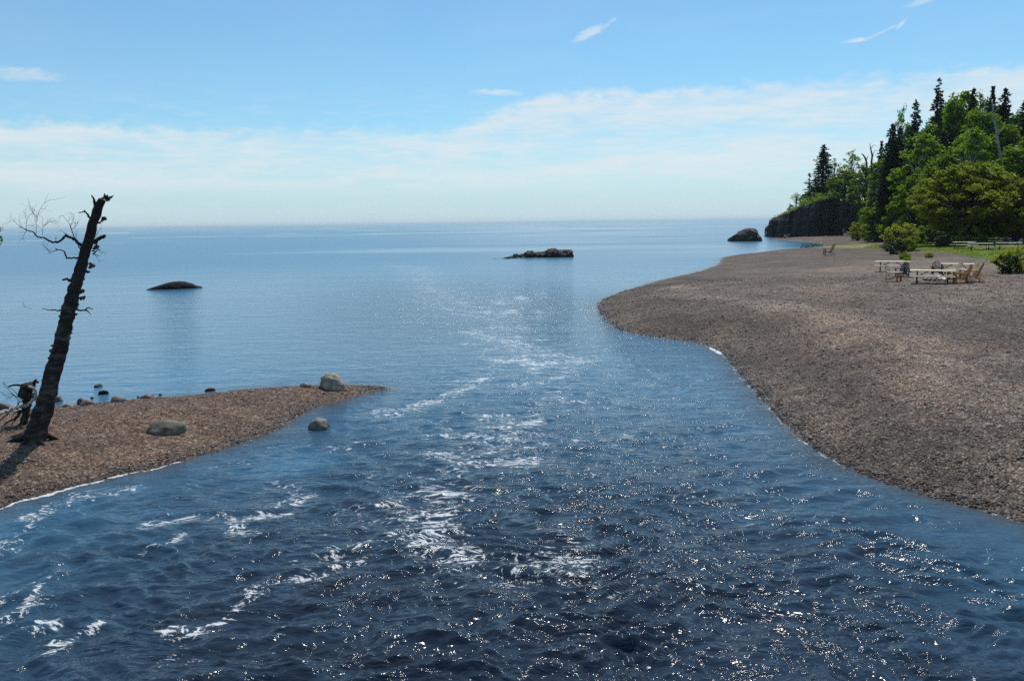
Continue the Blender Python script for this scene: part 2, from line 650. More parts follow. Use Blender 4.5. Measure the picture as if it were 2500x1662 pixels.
M['basalt'] = rock_mat('dark_basalt', (0.030, 0.024, 0.023), (0.065, 0.047, 0.042), (0.10, 0.075, 0.06), 0.5, 0.8, 0.8, 0.4, wet=0.35)
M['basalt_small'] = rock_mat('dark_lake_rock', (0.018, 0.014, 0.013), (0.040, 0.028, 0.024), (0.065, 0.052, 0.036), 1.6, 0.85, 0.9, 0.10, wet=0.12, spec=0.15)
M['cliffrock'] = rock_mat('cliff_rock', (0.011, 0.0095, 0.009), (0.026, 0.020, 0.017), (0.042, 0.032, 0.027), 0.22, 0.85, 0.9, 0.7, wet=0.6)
M['granite'] = rock_mat('pale_granite', (0.25, 0.22, 0.17), (0.42, 0.38, 0.30), (0.55, 0.50, 0.42), 2.4, 0.85, 0.9, 0.05)
M['greystone'] = rock_mat('grey_green_stone', (0.085, 0.08, 0.06), (0.17, 0.15, 0.11), (0.26, 0.23, 0.17), 2.0, 0.8, 0.6, 0.03)
M['wetstone'] = rock_mat('river_stone', (0.12, 0.115, 0.10), (0.23, 0.21, 0.18), (0.30, 0.28, 0.25), 2.2, 0.7, 0.6, 0.03, wet=0.10, spec=0.5)
M['shorestone'] = rock_mat('shore_stone', (0.10, 0.075, 0.065), (0.20, 0.15, 0.13), (0.28, 0.24, 0.21), 4.0, 0.6, 0.5, 0.02, wet=0.06, spec=0.5)


# ---- gravel ground
def ground_material():
    m, t, b, out = new_mat('pebble_beach')
    pos = t.node('ShaderNodeNewGeometry').outputs['Position']
    grass = t.attr('grass').outputs['Fac']
    wet = t.attr('wet').outputs['Fac']
    forest = t.attr('forest').outputs['Fac']
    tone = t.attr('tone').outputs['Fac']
    warp = t.node('ShaderNodeTexNoise')
    t.set(warp, 'Vector', pos)
    warp.inputs['Scale'].default_value = 9.0
    wpos = t.vmath('ADD', pos, t.vmath('MULTIPLY', warp.outputs['Color'], (0.05, 0.05, 0.05)))

    def vor(scale, feat='F1'):
        v = t.node('ShaderNodeTexVoronoi', feature=feat)
        t.set(v, 'Vector', wpos)
        v.inputs['Scale'].default_value = scale
        return v
    v1 = vor(26.0)
    v2 = vor(11.0)
    v3 = vor(3.2)
    ramp = t.node('ShaderNodeValToRGB')
    el_ = ramp.color_ramp.elements
    cols = [(0.0, (0.026, 0.020, 0.017)), (0.22, (0.105, 0.072, 0.060)), (0.42, (0.15, 0.098, 0.080)), (0.60, (0.19, 0.125, 0.100)),
            (0.78, (0.17, 0.15, 0.14)), (0.9, (0.36, 0.31, 0.27)), (1.0, (0.58, 0.54, 0.48))]
    el_[0].position, el_[0].color = cols[0][0], (*cols[0][1], 1)
    el_[1].position, el_[1].color = cols[-1][0], (*cols[-1][1], 1)
    for p_, c_ in cols[1:-1]:
        e = el_.new(p_)
        e.color = (*c_, 1)
    s1 = t.node('ShaderNodeSeparateColor')
    t.set(s1, 0, v1.outputs['Color'])
    t.set(ramp, 'Fac', s1.outputs[0])
    ramp2 = t.node('ShaderNodeValToRGB')
    for e in ramp.color_ramp.elements:
        if e.position in (0.0, 1.0):
            k_ = 0 if e.position == 0.0 else len(ramp2.color_ramp.elements) - 1
            ramp2.color_ramp.elements[k_].color = e.color
        else:
            n_ = ramp2.color_ramp.elements.new(e.position)
            n_.color = e.color
    s2 = t.node('ShaderNodeSeparateColor')
    t.set(s2, 0, v2.outputs['Color'])
    t.set(ramp2, 'Fac', s2.outputs[1])
    s3 = t.node('ShaderNodeSeparateColor')
    t.set(s3, 0, v3.outputs['Color'])
    c = t.mix(0.28, ramp.outputs[0], ramp2.outputs[0])
    # broad sorting of the shingle: paler pinkish bands, darker damp ones; tone also carries painted berm shading
    big = t.noise(pos, 0.22, 6.0, 0.6, 0.5)
    mid = t.noise(pos, 1.4, 5.0, 0.65)
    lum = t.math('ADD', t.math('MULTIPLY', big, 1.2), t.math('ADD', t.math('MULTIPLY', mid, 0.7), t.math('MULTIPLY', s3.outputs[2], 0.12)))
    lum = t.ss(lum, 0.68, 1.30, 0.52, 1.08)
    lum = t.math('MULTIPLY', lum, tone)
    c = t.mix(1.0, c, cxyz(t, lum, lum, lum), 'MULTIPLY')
    pink = t.ss(t.noise(pos, 0.12, 4.0, 0.6), 0.48, 0.62)
    c = t.mix(1.0, c, (0.99, 0.955, 0.83), 'MULTIPLY')
    c = t.mix(t.math('MULTIPLY', pink, 0.35), c, t.mix(1.0, c, (1.22, 0.98, 0.86), 'MULTIPLY'))
    spit = t.attr('spit').outputs['Fac']
    c = t.mix(spit, c, t.mix(1.0, c, (1.02, 0.92, 0.86), 'MULTIPLY'))
    c = t.mix(t.math('MULTIPLY', wet, 0.75), c, t.mix(1.0, c, (0.42, 0.34, 0.30), 'MULTIPLY'))
    # grass
    gn = t.noise(pos, 1.3, 8.0, 0.7)
    gn2 = t.noise(pos, 0.25, 4.0, 0.6)
    gc = t.mix(t.ss(gn, 0.35, 0.65), (0.085, 0.135, 0.016), (0.19, 0.22, 0.035))
    gc = t.mix(t.ss(gn2, 0.45, 0.65), gc, (0.22, 0.19, 0.06))
    gm = t.ss(t.math('ADD', grass, t.math('MULTIPLY', t.math('SUBTRACT', t.noise(pos, 2.6, 8.0, 0.75), 0.5), 1.1)), 0.42, 0.62)
    c = t.mix(gm, c, gc)
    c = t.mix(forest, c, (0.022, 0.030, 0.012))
    t.set(b, 'Base Color', c)
    t.set(b, 'Roughness', t.math('SUBTRACT', 0.85, t.math('MULTIPLY', wet, 0.45)))
    b.inputs['Specular IOR Level'].default_value = 0.25
    h = t.math('ADD', t.math('MULTIPLY', t.math('SUBTRACT', 0.6, v1.outputs['Distance']), 0.020),
               t.math('ADD', t.math('MULTIPLY', t.math('SUBTRACT', 0.6, v2.outputs['Distance']), 0.030),
                      t.math('ADD', t.math('MULTIPLY', t.math('SUBTRACT', 0.6, v3.outputs['Distance']), 0.010),
                             t.math('MULTIPLY', mid, 0.12))))
    bp = t.node('ShaderNodeBump')
    bp.inputs['Strength'].default_value = 0.9
    bp.inputs['Distance'].default_value = 1.0
    t.set(bp, 'Height', h)
    t.set(b, 'Normal', bp.outputs[0])
    return m


M['ground'] = ground_material()


# ---- water
def water_material():
    m, t, b, out = new_mat('lake_and_river_water')
    pos = t.node('ShaderNodeNewGeometry').outputs['Position']
    foam = t.attr('foam').outputs['Fac']
    far = t.attr('far').outputs['Fac']
    river = t.attr('river').outputs['Fac']
    mp = t.node('ShaderNodeMapping')
    t.set(mp, 'Vector', pos)
    mp.inputs['Scale'].default_value = (0.42, 1.0, 1.0)
    mp.inputs['Rotation'].default_value = (0, 0, math.radians(12))
    v = mp.outputs[0]
    wn_ = t.node('ShaderNodeTexNoise')
    t.set(wn_, 'Vector', v)
    wn_.inputs['Scale'].default_value = 0.9
    vw = t.vmath('ADD', v, t.vmath('MULTIPLY', wn_.outputs['Color'], (0.9, 0.9, 0.0)))
    a1 = t.noise(vw, 7.0, 3.0, 0.55)
    a2 = t.noise(vw, 19.0, 3.0, 0.6)
    a3 = t.noise(vw, 1.25, 5.0, 0.6)
    a4 = t.noise(vw, 0.22, 4.0, 0.6)
    rgh = t.attr('rough').outputs['Fac']
    calm = t.attr('calm').outputs['Fac']
    vfar = t.attr('vfar').outputs['Fac']
    near_ = t.math('SUBTRACT', 1.0, far)
    h = t.math('MULTIPLY', a1, t.math('ADD', 0.019, t.math('MULTIPLY', rgh, 0.028)))
    a5 = t.noise(vw, 4.4, 4.0, 0.62)
    h = t.math('ADD', h, t.math('MULTIPLY', a5, t.math('MULTIPLY', t.math('ADD', 0.02, t.math('MULTIPLY', rgh, 0.085)), t.ss(far, 0.0, 0.10))))
    h = t.math('ADD', h, t.math('MULTIPLY', a2, t.math('ADD', 0.0035, t.math('MULTIPLY', rgh, 0.0055))))
    h = t.math('ADD', h, t.math('MULTIPLY', a3, t.math('ADD', 0.075, t.math('MULTIPLY', rgh, 0.06))))
    h = t.math('ADD', h, t.math('MULTIPLY', a4, t.math('MULTIPLY', far, 0.40)))
    bp = t.node('ShaderNodeBump')
    stg = t.math('ADD', 0.50, t.math('MULTIPLY', near_, 0.50))
    stg = t.math('MULTIPLY', stg, t.math('SUBTRACT', 1.0, t.math('MULTIPLY', calm, 0.60)))
    t.set(bp, 'Strength', t.math('MULTIPLY', stg, t.math('SUBTRACT', 1.0, t.math('MULTIPLY', vfar, 0.85))))
    bp.inputs['Distance'].default_value = 1.0
    t.set(bp, 'Height', h)
    # body colour: tannin brown river, bluer out in the lake
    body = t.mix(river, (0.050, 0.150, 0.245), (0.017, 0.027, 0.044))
    shal = t.attr('shal').outputs['Fac']
    body = t.mix(t.math('MULTIPLY', shal, 0.85), body, (0.060, 0.046, 0.034))
    body = t.mix(t.math('MULTIPLY', t.math('MULTIPLY', river, 0.55), t.ss(a3, 0.50, 0.68)), body, (0.012, 0.010, 0.011))
    t.set(b, 'Base Color', body)
    ro = t.math('ADD', 0.062, t.math('MULTIPLY', far, 0.20))
    ro = t.math('SUBTRACT', ro, t.math('MULTIPLY', t.math('MULTIPLY', calm, far), 0.11))
    t.set(b, 'Roughness', t.math('SUBTRACT', ro, t.math('MULTIPLY', vfar, 0.04)))
    b.inputs['IOR'].default_value = 1.333
    t.set(b, 'Normal', bp.outputs[0])
    # foam: broken lace whose density follows the current
    fm = t.node('ShaderNodeMapping')
    t.set(fm, 'Vector', pos)
    fm.inputs['Scale'].default_value = (0.55, 1.0, 1.0)
    fv = t.vmath('ADD', fm.outputs[0], t.vmath('MULTIPLY', wn_.outputs['Color'], (1.4, 1.4, 0.0)))
    f1 = t.noise(fv, 10.0, 8.0, 0.74, 0.3)
    f2 = t.noise(fv, 1.6, 4.0, 0.6, 0.3)
    rid = t.math('SUBTRACT', 1.0, t.math('ABSOLUTE', t.math('MULTIPLY', t.math('SUBTRACT', t.noise(fv, 5.5, 5.0, 0.65, 0.5), 0.5), 5.0)))
    fsum = t.math('ADD', t.math('MULTIPLY', f1, 0.55), t.math('ADD', t.math('MULTIPLY', f2, 0.25), t.math('MULTIPLY', rid, 0.20)))
    thr = t.math('SUBTRACT', 0.80, t.math('MULTIPLY', foam, 0.265))
    fac = t.ss(t.math('SUBTRACT', fsum, thr), -0.010, 0.030)
    fb = t.node('ShaderNodeBsdfPrincipled')
    fb.inputs['Base Color'].default_value = (0.66, 0.68, 0.68, 1)
    fb.inputs['Roughness'].default_value = 0.6
    t.set(fb, 'Normal', bp.outputs[0])
    mx = t.node('ShaderNodeMixShader')
    t.set(mx, 0, t.math('MULTIPLY', fac, 0.82))
    t.set(mx, 1, b.outputs[0])
    t.set(mx, 2, fb.outputs[0])
    t.set(out, 'Surface', mx.outputs[0])
    return m


M['water'] = water_material()


# ------------------------------------------------------------------ ground and water sheets
def polar_axes(n_in, n_rows, dmin_deg, extra_far):
    az_in = np.radians(np.linspace(-38.5, 38.5, n_in))
    az_l = np.radians(np.linspace(-178, -39, 56))
    az_r = np.radians(np.linspace(39, 178, 56))
    azs = np.concatenate([az_l, az_in, az_r])
    dep = np.radians(np.linspace(38.0, dmin_deg, n_rows))
    r_ = CAM_H / np.tan(dep)
    r0 = np.array([0.3, 1.2, 2.4, 3.6, 4.6, 5.4, 6.0])
    r_ = np.concatenate([r0, r_, np.geomspace(r_[-1] * 1.04, extra_far[0], extra_far[1])])
    return azs, r_


def polar_grid(azs, rs):
    A, Rr = np.meshgrid(azs, rs)
    x = (np.sin(A) * Rr).ravel()
    y = (np.cos(A) * Rr).ravel()
    nr, nc = len(rs), len(azs)
    idx = np.arange(nr * nc).reshape(nr, nc)
    q = np.stack([idx[:-1, :-1], idx[:-1, 1:], idx[1:, 1:], idx[1:, :-1]], -1).reshape(-1, 4)
    return x, y, q[:, ::-1]


def compact(v, q, keep, arrs):
    q = q[keep]
    used = np.zeros(len(v), bool)
    used[q.ravel()] = True
    mp_ = np.cumsum(used) - 1
    return v[used], mp_[q], {k_: a[used] for k_, a in arrs.items()}


# ---- ground
azs, rs = polar_axes(760, 470, 1.05, (900, 50))
gx, gy, gq = polar_grid(azs, rs)
gh, gdr, gdl = terrain(gx, gy)
land = np.maximum(gdr, gdl)
rr = np.hypot(gx, gy)
gh_s = gh.copy()
cob = 0.011 * fbm(gx * 2.7, gy * 2.7, 31, 3) + 0.011 * pnoise(gx * 9.3, gy * 9.3, 33) * (rr < 45)
gh = gh + cob * sstep(land, -0.3, 0.4)
wet = (1 - sstep(land + 0.16 * fbm(gx * 1.3, gy * 1.3, 41, 2), 0.10, 0.60))
# grass patches given as spots on the ground
GRASS_PX = [(2118, 605), (2138, 597), (2165, 590), (2195, 586), (2236, 590), (2250, 597), (2300, 600), (2325, 596), (2335, 586), (2345, 579), (2420, 575), (2540, 573),
            (2540, 648), (2480, 642), (2420, 634), (2340, 621), (2270, 615), (2200, 611), (2140, 608)]
GRASS_POLY = [tuple(hit(*q)[:2]) for q in GRASS_PX]
gsd = poly_sd(gx, gy, GRASS_POLY)
grass = 0.92 * sstep(gsd, -2.2, 2.5)
lawn = sstep(gx - (46 + 0.0 * gy), 0, 6) * sstep(gy, 96, 101) * (1 - sstep(gy, 131, 136))
grass = np.maximum(grass, lawn)
hd = poly_sd(gx, gy, HILL)
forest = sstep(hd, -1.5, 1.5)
# tone: shingle bands plus painted berm shading, crest lightened, river slope darkened
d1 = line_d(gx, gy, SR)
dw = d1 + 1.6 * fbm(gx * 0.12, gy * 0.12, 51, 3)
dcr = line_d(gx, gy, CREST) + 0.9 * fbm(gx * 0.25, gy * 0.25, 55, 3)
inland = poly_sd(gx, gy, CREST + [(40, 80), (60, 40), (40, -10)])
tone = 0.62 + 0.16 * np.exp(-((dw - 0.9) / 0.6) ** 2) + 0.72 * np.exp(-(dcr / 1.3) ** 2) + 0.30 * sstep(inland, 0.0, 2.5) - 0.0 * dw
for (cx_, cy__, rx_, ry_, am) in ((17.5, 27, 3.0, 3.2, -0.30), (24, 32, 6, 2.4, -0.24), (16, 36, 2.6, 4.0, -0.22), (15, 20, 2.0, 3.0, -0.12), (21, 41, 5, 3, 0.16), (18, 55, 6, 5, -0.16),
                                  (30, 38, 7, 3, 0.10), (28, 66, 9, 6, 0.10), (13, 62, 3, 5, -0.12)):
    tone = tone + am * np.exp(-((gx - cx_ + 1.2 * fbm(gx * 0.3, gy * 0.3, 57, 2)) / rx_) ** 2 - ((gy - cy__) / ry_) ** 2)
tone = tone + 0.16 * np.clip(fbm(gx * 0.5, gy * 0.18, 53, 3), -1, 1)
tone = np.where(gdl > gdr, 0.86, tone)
keep = (land[gq] > -1.2).any(1)
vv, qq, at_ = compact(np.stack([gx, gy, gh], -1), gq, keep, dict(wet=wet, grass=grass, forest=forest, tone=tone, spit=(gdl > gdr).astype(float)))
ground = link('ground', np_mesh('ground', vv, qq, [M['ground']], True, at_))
tag(ground, kind='structure')

# ---- water
azs, rs = polar_axes(1120, 600, 0.25, (60000, 60))
wx, wy, wq = polar_grid(azs, rs)
nearland = np.hypot(wx, wy) < 700
wdr = np.full(wx.shape, -500.0)
wdl = np.full(wx.shape, -500.0)
_, a_, b_ = terrain(wx[nearland], wy[nearland])
wdr[nearland] = a_
wdl[nearland] = b_
wland = np.maximum(wdr, wdl)
wr = np.hypot(wx, wy)
disp = np.zeros_like(wx)
# how strongly the current runs: the plume from the river mouth out into the lake
PLUME = [(0, -20), (0, 12), (1.0, 25), (0.5, 38), (-3, 52), (-8, 75), (-14, 105)]
pd = line_d(wx, wy, PLUME)
pw = 9.0 + 0.02 * wr
river = np.exp(-(pd / pw) ** 4) * (1 - sstep(wr, 45, 100))
river = np.clip(river * (1 - 0.9 * sstep(fbm(wx * 0.15, wy * 0.15, 61, 2), 0.5, 1.2)), 0, 1)
shore_damp = sstep(-wland, 0.0, 1.3)
sel = (wr < 170) & (wland < 0.6)
x_, y_, r_ = wx[sel], wy[sel], wr[sel]
row_sp = r_ ** 2 / (CAM_H * 620.0) + r_ * 0.0012
wx_ = x_ + 0.55 * fbm(x_ * 0.35, y_ * 0.35, 71, 2)
wy_ = y_ + 0.55 * fbm(x_ * 0.35, y_ * 0.35, 72, 2)
hz = np.zeros_like(x_)
gust = 0.55 + 0.9 * sstep(fbm(x_ * 0.16, y_ * 0.10, 73, 3), -0.5, 0.7)
for i in range(130):
    lam = 0.12 * (1.05 / 0.12) ** (RNG.random() ** 1.1)
    th_ = math.radians(RNG.normal(8, 34))
    kx, ky = math.sin(th_) * 2 * math.pi / lam, -math.cos(th_) * 2 * math.pi / lam
    amp = 0.0046 * lam ** 0.85
    lod = np.clip((lam / row_sp - 2.2) / 2.0, 0, 1)
    ph = kx * wx_ + ky * wy_ + RNG.random() * 6.283
    s = np.sin(ph)
    hz += amp * lod * (s + 0.55 * s * np.abs(s))
# turbulent boils and ridges of the fast water
lodb = np.clip((0.5 / row_sp - 0.5) / 1.5, 0, 1)
rg = 1 - np.abs(fbm(wx_ * 0.9, wy_ * 1.3, 81, 3))
rg2 = 1 - np.abs(fbm(wx_ * 2.1, wy_ * 3.0, 82, 3))
rg3 = 1 - np.abs(fbm(wx_ * 4.3 + 0.4 * rg, wy_ * 6.5, 83, 2))
turb = (0.014 * (rg - 0.7) + 0.020 * (rg2 - 0.7) + 0.013 * (rg3 - 0.7) * np.clip((0.16 / row_sp - 2) / 3, 0, 1)) * lodb + 0.016 * fbm(wx_ * 0.42, wy_ * 0.6, 85, 2)
rv = river[sel]
hz = hz * gust * (0.30 + 0.95 * rv) * (1 - 0.72 * sstep(r_, 12, 26)) + turb * rv * (1 - 0.8 * sstep(r_, 12, 26))
# rougher standing waves at the lower left, where the river comes out from under the camera
rough_spot = np.exp(-((x_ + 2.2) / 3.2) ** 2 - ((y_ - 9.5) / 3.2) ** 2)
hz += rough_spot * 0.075 * np.clip(fbm(wx_ * 0.75, wy_ * 1.25, 88, 3), -0.5, 1.2)
disp[sel] = hz * shore_damp[sel] * (1 - sstep(r_, 120, 165))

K = 1.0598


def P(*pts):
    return [tuple(at_z(a * K, b_ * K)[:2]) for a, b_ in pts]


FOAM = [  # (points as seen in the photograph, half width in metres, strength)
    (P((900, 612), (960, 616), (990, 660), (1040, 700), (1140, 735)), 3.6, 0.72),
    (P((1090, 765), (1180, 795), (1270, 818), (1330, 830)), 1.3, 0.84),
    (P((1190, 775), (1250, 783)), 0.9, 0.8),
    (P((1010, 815), (1060, 820), (1000, 840)), 0.9, 0.6),
    (P((1330, 832), (1290, 855), (1280, 895), (1240, 935), (1215, 985), (1195, 1005)), 0.9, 0.74),
    (P((1290, 920), (1340, 925)), 0.45, 0.8),
    (P((1225, 960), (1190, 1010), (1140, 1040)), 0.50, 0.86),
    (P((860, 955), (930, 945), (1000, 928), (1060, 900), (1110, 870)), 0.60, 0.84),
    (P((1010, 1050), (1080, 1065), (1180, 1065)), 0.6, 0.85),
    (P((1060, 1110), (990, 1120), (960, 1150), (890, 1165), (800, 1180)), 0.45, 0.8),
    (P((800, 990), (870, 980), (900, 1010), (760, 1035)), 0.45, 0.62),
    (P((480, 1080), (640, 1050), (760, 1040)), 0.4, 0.6),
    (P((640, 1110), (680, 1150), (640, 1170)), 0.35, 0.75),
    (P((500, 1192), (560, 1192), (620, 1186)), 0.26, 0.92),
    (P((350, 1205), (440, 1190), (540, 1175)), 0.3, 0.8),
    (P((540, 1205), (570, 1225)), 0.3, 0.85),
    (P((320, 1255), (400, 1235)), 0.22, 0.95),
    (P((0, 1265), (30, 1235), (80, 1190), (160, 1150), (300, 1120)), 0.45, 0.85),
    (P((0, 1300), (60, 1290), (120, 1310)), 0.3, 0.55),
    (P((0, 1385), (60, 1345), (125, 1330), (110, 1385), (60, 1410)), 0.22, 0.95),
    (P((20, 1440), (100, 1440)), 0.22, 0.85),
    (P((120, 1470), (150, 1485), (210, 1470), (110, 1510)), 0.16, 1.0),
    (P((700, 1285), (760, 1255), (860, 1245), (920, 1225)), 0.45, 0.72),
    (P((430, 1450), (520, 1405), (620, 1365), (720, 1330), (820, 1290)), 0.36, 0.85),
    (P((420, 1530), (520, 1490), (640, 1440)), 0.3, 0.6),
    (P((560, 1400), (640, 1350)), 0.3, 0.85),
    (P((330, 1568), (380, 1520)), 0.2, 0.7),
    (P((440, 1450), (620, 1350), (800, 1240), (940, 1150), (1080, 1080), (1180, 1010), (1250, 930), (1300, 860), (1280, 815)), 1.0, 0.60),
    (P((0, 1225), (120, 1185), (300, 1150), (520, 1110), (760, 1010)), 0.7, 0.50),
    (P((850, 1480), (1000, 1330), (1150, 1200), (1240, 1080), (1330, 950)), 1.1, 0.46),
    (P((100, 1300), (300, 1240), (520, 1220), (700, 1180)), 0.8, 0.50),
    (P((1000, 1250), (900, 1330), (780, 1400), (700, 1480)), 0.7, 0.45),
]
foam = np.zeros_like(wx)
selF = (wr < 140) & (wland < 0.5)
xf, yf = wx[selF], wy[selF]
xs = xf + 0.28 * fbm(xf * 1.1, yf * 0.7, 91, 3)
ys = yf + 0.35 * fbm(xf * 0.8, yf * 0.6, 92, 3)
ff = 0.36 * river[selF] + 0.20 * river[selF] * fbm(xf * 0.3, yf * 0.2, 95, 3)
for pts, wd, st in FOAM:
    d_ = line_d(xs, ys, pts)
    wd = wd * (1.25 + 0.006 * np.hypot(xf, yf))
    ff = np.maximum(ff, st * np.exp(-(d_ / wd) ** 2))
# general flecking between the streaks
cen = np.exp(-((xf + 0.5 - 0.02 * yf) / 4.5) ** 2) * sstep(yf, 7, 12) * (1 - sstep(yf, 55, 90))
ff = np.maximum(ff, (0.70 + 0.32 * fbm(xf * 0.5, yf * 0.25, 99, 3)) * cen)
ff = np.maximum(ff, 0.30 * np.exp(-((xf + 4.5) / 3.0) ** 2 - ((yf - 12) / 5.0) ** 2))
# scum line and swash along the banks
ldl, ldr = wdl[selF], wdr[selF]
lf = np.exp(-((-ldl - 0.03) / 0.085) ** 2) * sstep(-yf, -19.5, -16.0) * (xf < -5) * (1.45 + 0.6 * fbm(xf * 1.7, yf * 1.7, 197, 3))
lf = np.maximum(lf, 0.75 * np.exp(-((-ldl - 0.02) / 0.09) ** 2) * (xf < -3) * (yf < 24) * (0.7 + 0.5 * fbm(xf * 2, yf * 2, 97, 2)))
rf = 1.0 * np.exp(-((-ldr - 0.02) / 0.085) ** 2) * (yf < 30) * (0.75 + 0.6 * fbm(xf * 1.3, yf * 1.3, 98, 2))
rf = np.maximum(rf, 1.4 * np.exp(-((-ldr - 0.05) / 0.22) ** 2) * np.exp(-((yf - 31.2) / 1.4) ** 2) * (xf > 5))
ff = np.maximum(ff, np.maximum(lf, rf))
foam[selF] = ff
# a ring of broken white at the foot of the lake rocks
for c_, a1, a2 in ((at_z(1300, 630), 6.6, 1.6), (at_z(1815, 590), 5.0, 3.0), (at_z(428, 706), 2.4, 1.0)):
    q_ = np.hypot((wx - c_.x) / a1, (wy - c_.y) / a2)
    foam = np.maximum(foam, 0.74 * np.exp(-((q_ - 1.0) / 0.16) ** 2))
far = sstep(wr, 18, 130)
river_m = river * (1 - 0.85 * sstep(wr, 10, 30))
vfar = sstep(wr, 150, 1500)
calm = 0.9 * np.exp(-((wx - 22 - 0.06 * wy) / (12 + 0.16 * wy)) ** 2) * sstep(wy, 75, 150) * (1 - 0.5 * sstep(wy, 500, 1500))
calm *= np.clip(0.75 + 0.9 * fbm(wx * 0.010, wy * 0.030, 301, 4), 0, 1.2)
calm = np.maximum(calm, 0.8 * sstep(fbm(wx * 0.006, wy * 0.022, 305, 4), 0.15, 0.7) * sstep(wy, 60, 160))
calm = np.maximum(calm, 0.40 * np.exp(-((wdr + 1.4) / 1.5) ** 2) * (wy < 45) * (wr > 12))
keep = (wland[wq] < 0.35).any(1)
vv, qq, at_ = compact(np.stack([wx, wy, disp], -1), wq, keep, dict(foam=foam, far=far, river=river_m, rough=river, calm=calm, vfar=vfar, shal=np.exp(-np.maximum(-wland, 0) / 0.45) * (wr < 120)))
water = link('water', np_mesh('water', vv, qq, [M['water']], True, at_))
tag(water, kind='structure')


# ------------------------------------------------------------------ rocks
def boulder(name, loc, size, seed, mat, sub=4, amp=0.22, freq=1.1, rz=0.0, flat=0.25, parent=None):
    """an uneven rounded stone, flattened below; size = full extents"""
    bm = bmesh.new()
    bmesh.ops.create_icosphere(bm, subdivisions=sub, radius=1.0)
    off = Vector((seed * 3.17, seed * 1.31, seed * 7.7))
    for v in bm.verts:
        n = v.co.normalized()
        d = 1 + amp * mnoise.noise(n * freq + off) + amp * 0.5 * mnoise.noise(n * freq * 2.3 + off) \
            + amp * 0.22 * mnoise.noise(n * freq * 6 + off)
        cell = mnoise.voronoi((n * 1.6 + off) * 1.0)[0]
        d -= amp * 0.35 * max(0, 0.5 - (cell[1] - cell[0]))
        v.co = n * d
        if v.co.z < -flat:
            v.co.z = -flat + (v.co.z + flat) * 0.15
    zs = [v.co.z for v in bm.verts]
    zmax, zmin = max(zs), min(zs)
    for v in bm.verts:
        v.co = Vector((v.co.x * size[0] / 2, v.co.y * size[1] / 2, (v.co.z + flat) * size[2] / (zmax + flat)))
    me = bpy.data.meshes.new(name)
    bm.to_mesh(me)
    bm.free()
    me.materials.append(mat)
    me.polygons.foreach_set('use_smooth', [True] * len(me.polygons))
    o = link(name, me, parent, loc)
    o.rotation_euler = (0, 0, rz)
    return o


def profile_rock(name, sil, r, depth, mat, seed, amp=0.35, nu=90, nv=40, fr=0.5):
    """a rock lying at distance r whose skyline follows the points; its cross-section is a rounded hump"""
    S = [at_r(a, b_, r) for a, b_ in sil]
    xs_ = [0.0]
    for a, b_ in zip(S[:-1], S[1:]):
        xs_.append(xs_[-1] + math.hypot(b_.x - a.x, b_.y - a.y))
    hs = [max(0.02, p_.z) for p_ in S]
    L = xs_[-1]
    ux = Vector((S[-1].x - S[0].x, S[-1].y - S[0].y, 0)).normalized()
    uy = Vector((-ux.y, ux.x, 0))
    base = Vector((S[0].x, S[0].y, 0)) + ux * (L / 2)
    vs = []
    for i in range(nu + 1):
        s_ = L * i / nu
        h = float(np.interp(s_, xs_, hs))
        env = math.sqrt(max(0, 1 - (2 * i / nu - 1) ** 2)) ** 0.6
        dw = depth * (0.35 + 0.65 * env) * (0.5 + 0.5 * min(1, h / max(hs)))
        for j in range(nv + 1):
            a = math.pi * j / nv
            cz = math.sin(a) ** 0.7
            cy_ = -math.cos(a)
            p_ = Vector((s_ - L / 2, cy_ * dw / 2, cz * (h + 0.5) - 0.5))
            w_ = base + ux * p_.x + uy * p_.y
            q = Vector((w_.x * fr, w_.y * fr, p_.z * fr * 1.6)) + Vector((seed, seed * 2, seed))
            n1 = mnoise.noise(q) + 0.5 * mnoise.noise(q * 2.1) + 0.25 * mnoise.noise(q * 4.7)
            rdg = 0.5 - abs(mnoise.noise(q * 1.6 + Vector((9, 3, 5))))
            n1 = n1 * 0.7 + rdg
            side = abs(cy_)
            p_.y += amp * n1 * side * (1 if cy_ > 0 else -1)
            p_.z += amp * 0.30 * n1 * (cz)
            p_.x += amp * 0.6 * mnoise.noise(q * 1.7 + Vector((4, 4, 4)))
            vs.append((ux * p_.x + uy * p_.y + Vector((0, 0, p_.z)))[:])
    f = []
    for i in range(nu):
        for j in range(nv):
            k_ = i * (nv + 1) + j
            f.append((k_, k_ + nv + 1, k_ + nv + 2, k_ + 1))
    f.append(tuple(range(nv + 1)))
    f.append(tuple((nu * (nv + 1) + j) for j in range(nv, -1, -1)))
    me = bpy.data.meshes.new(name)
    me.from_pydata(vs, [], f)
    me.materials.append(mat)
    me.polygons.foreach_set('use_smooth', [True] * nu * nv + [False, False])
    return link(name, me, None, base)


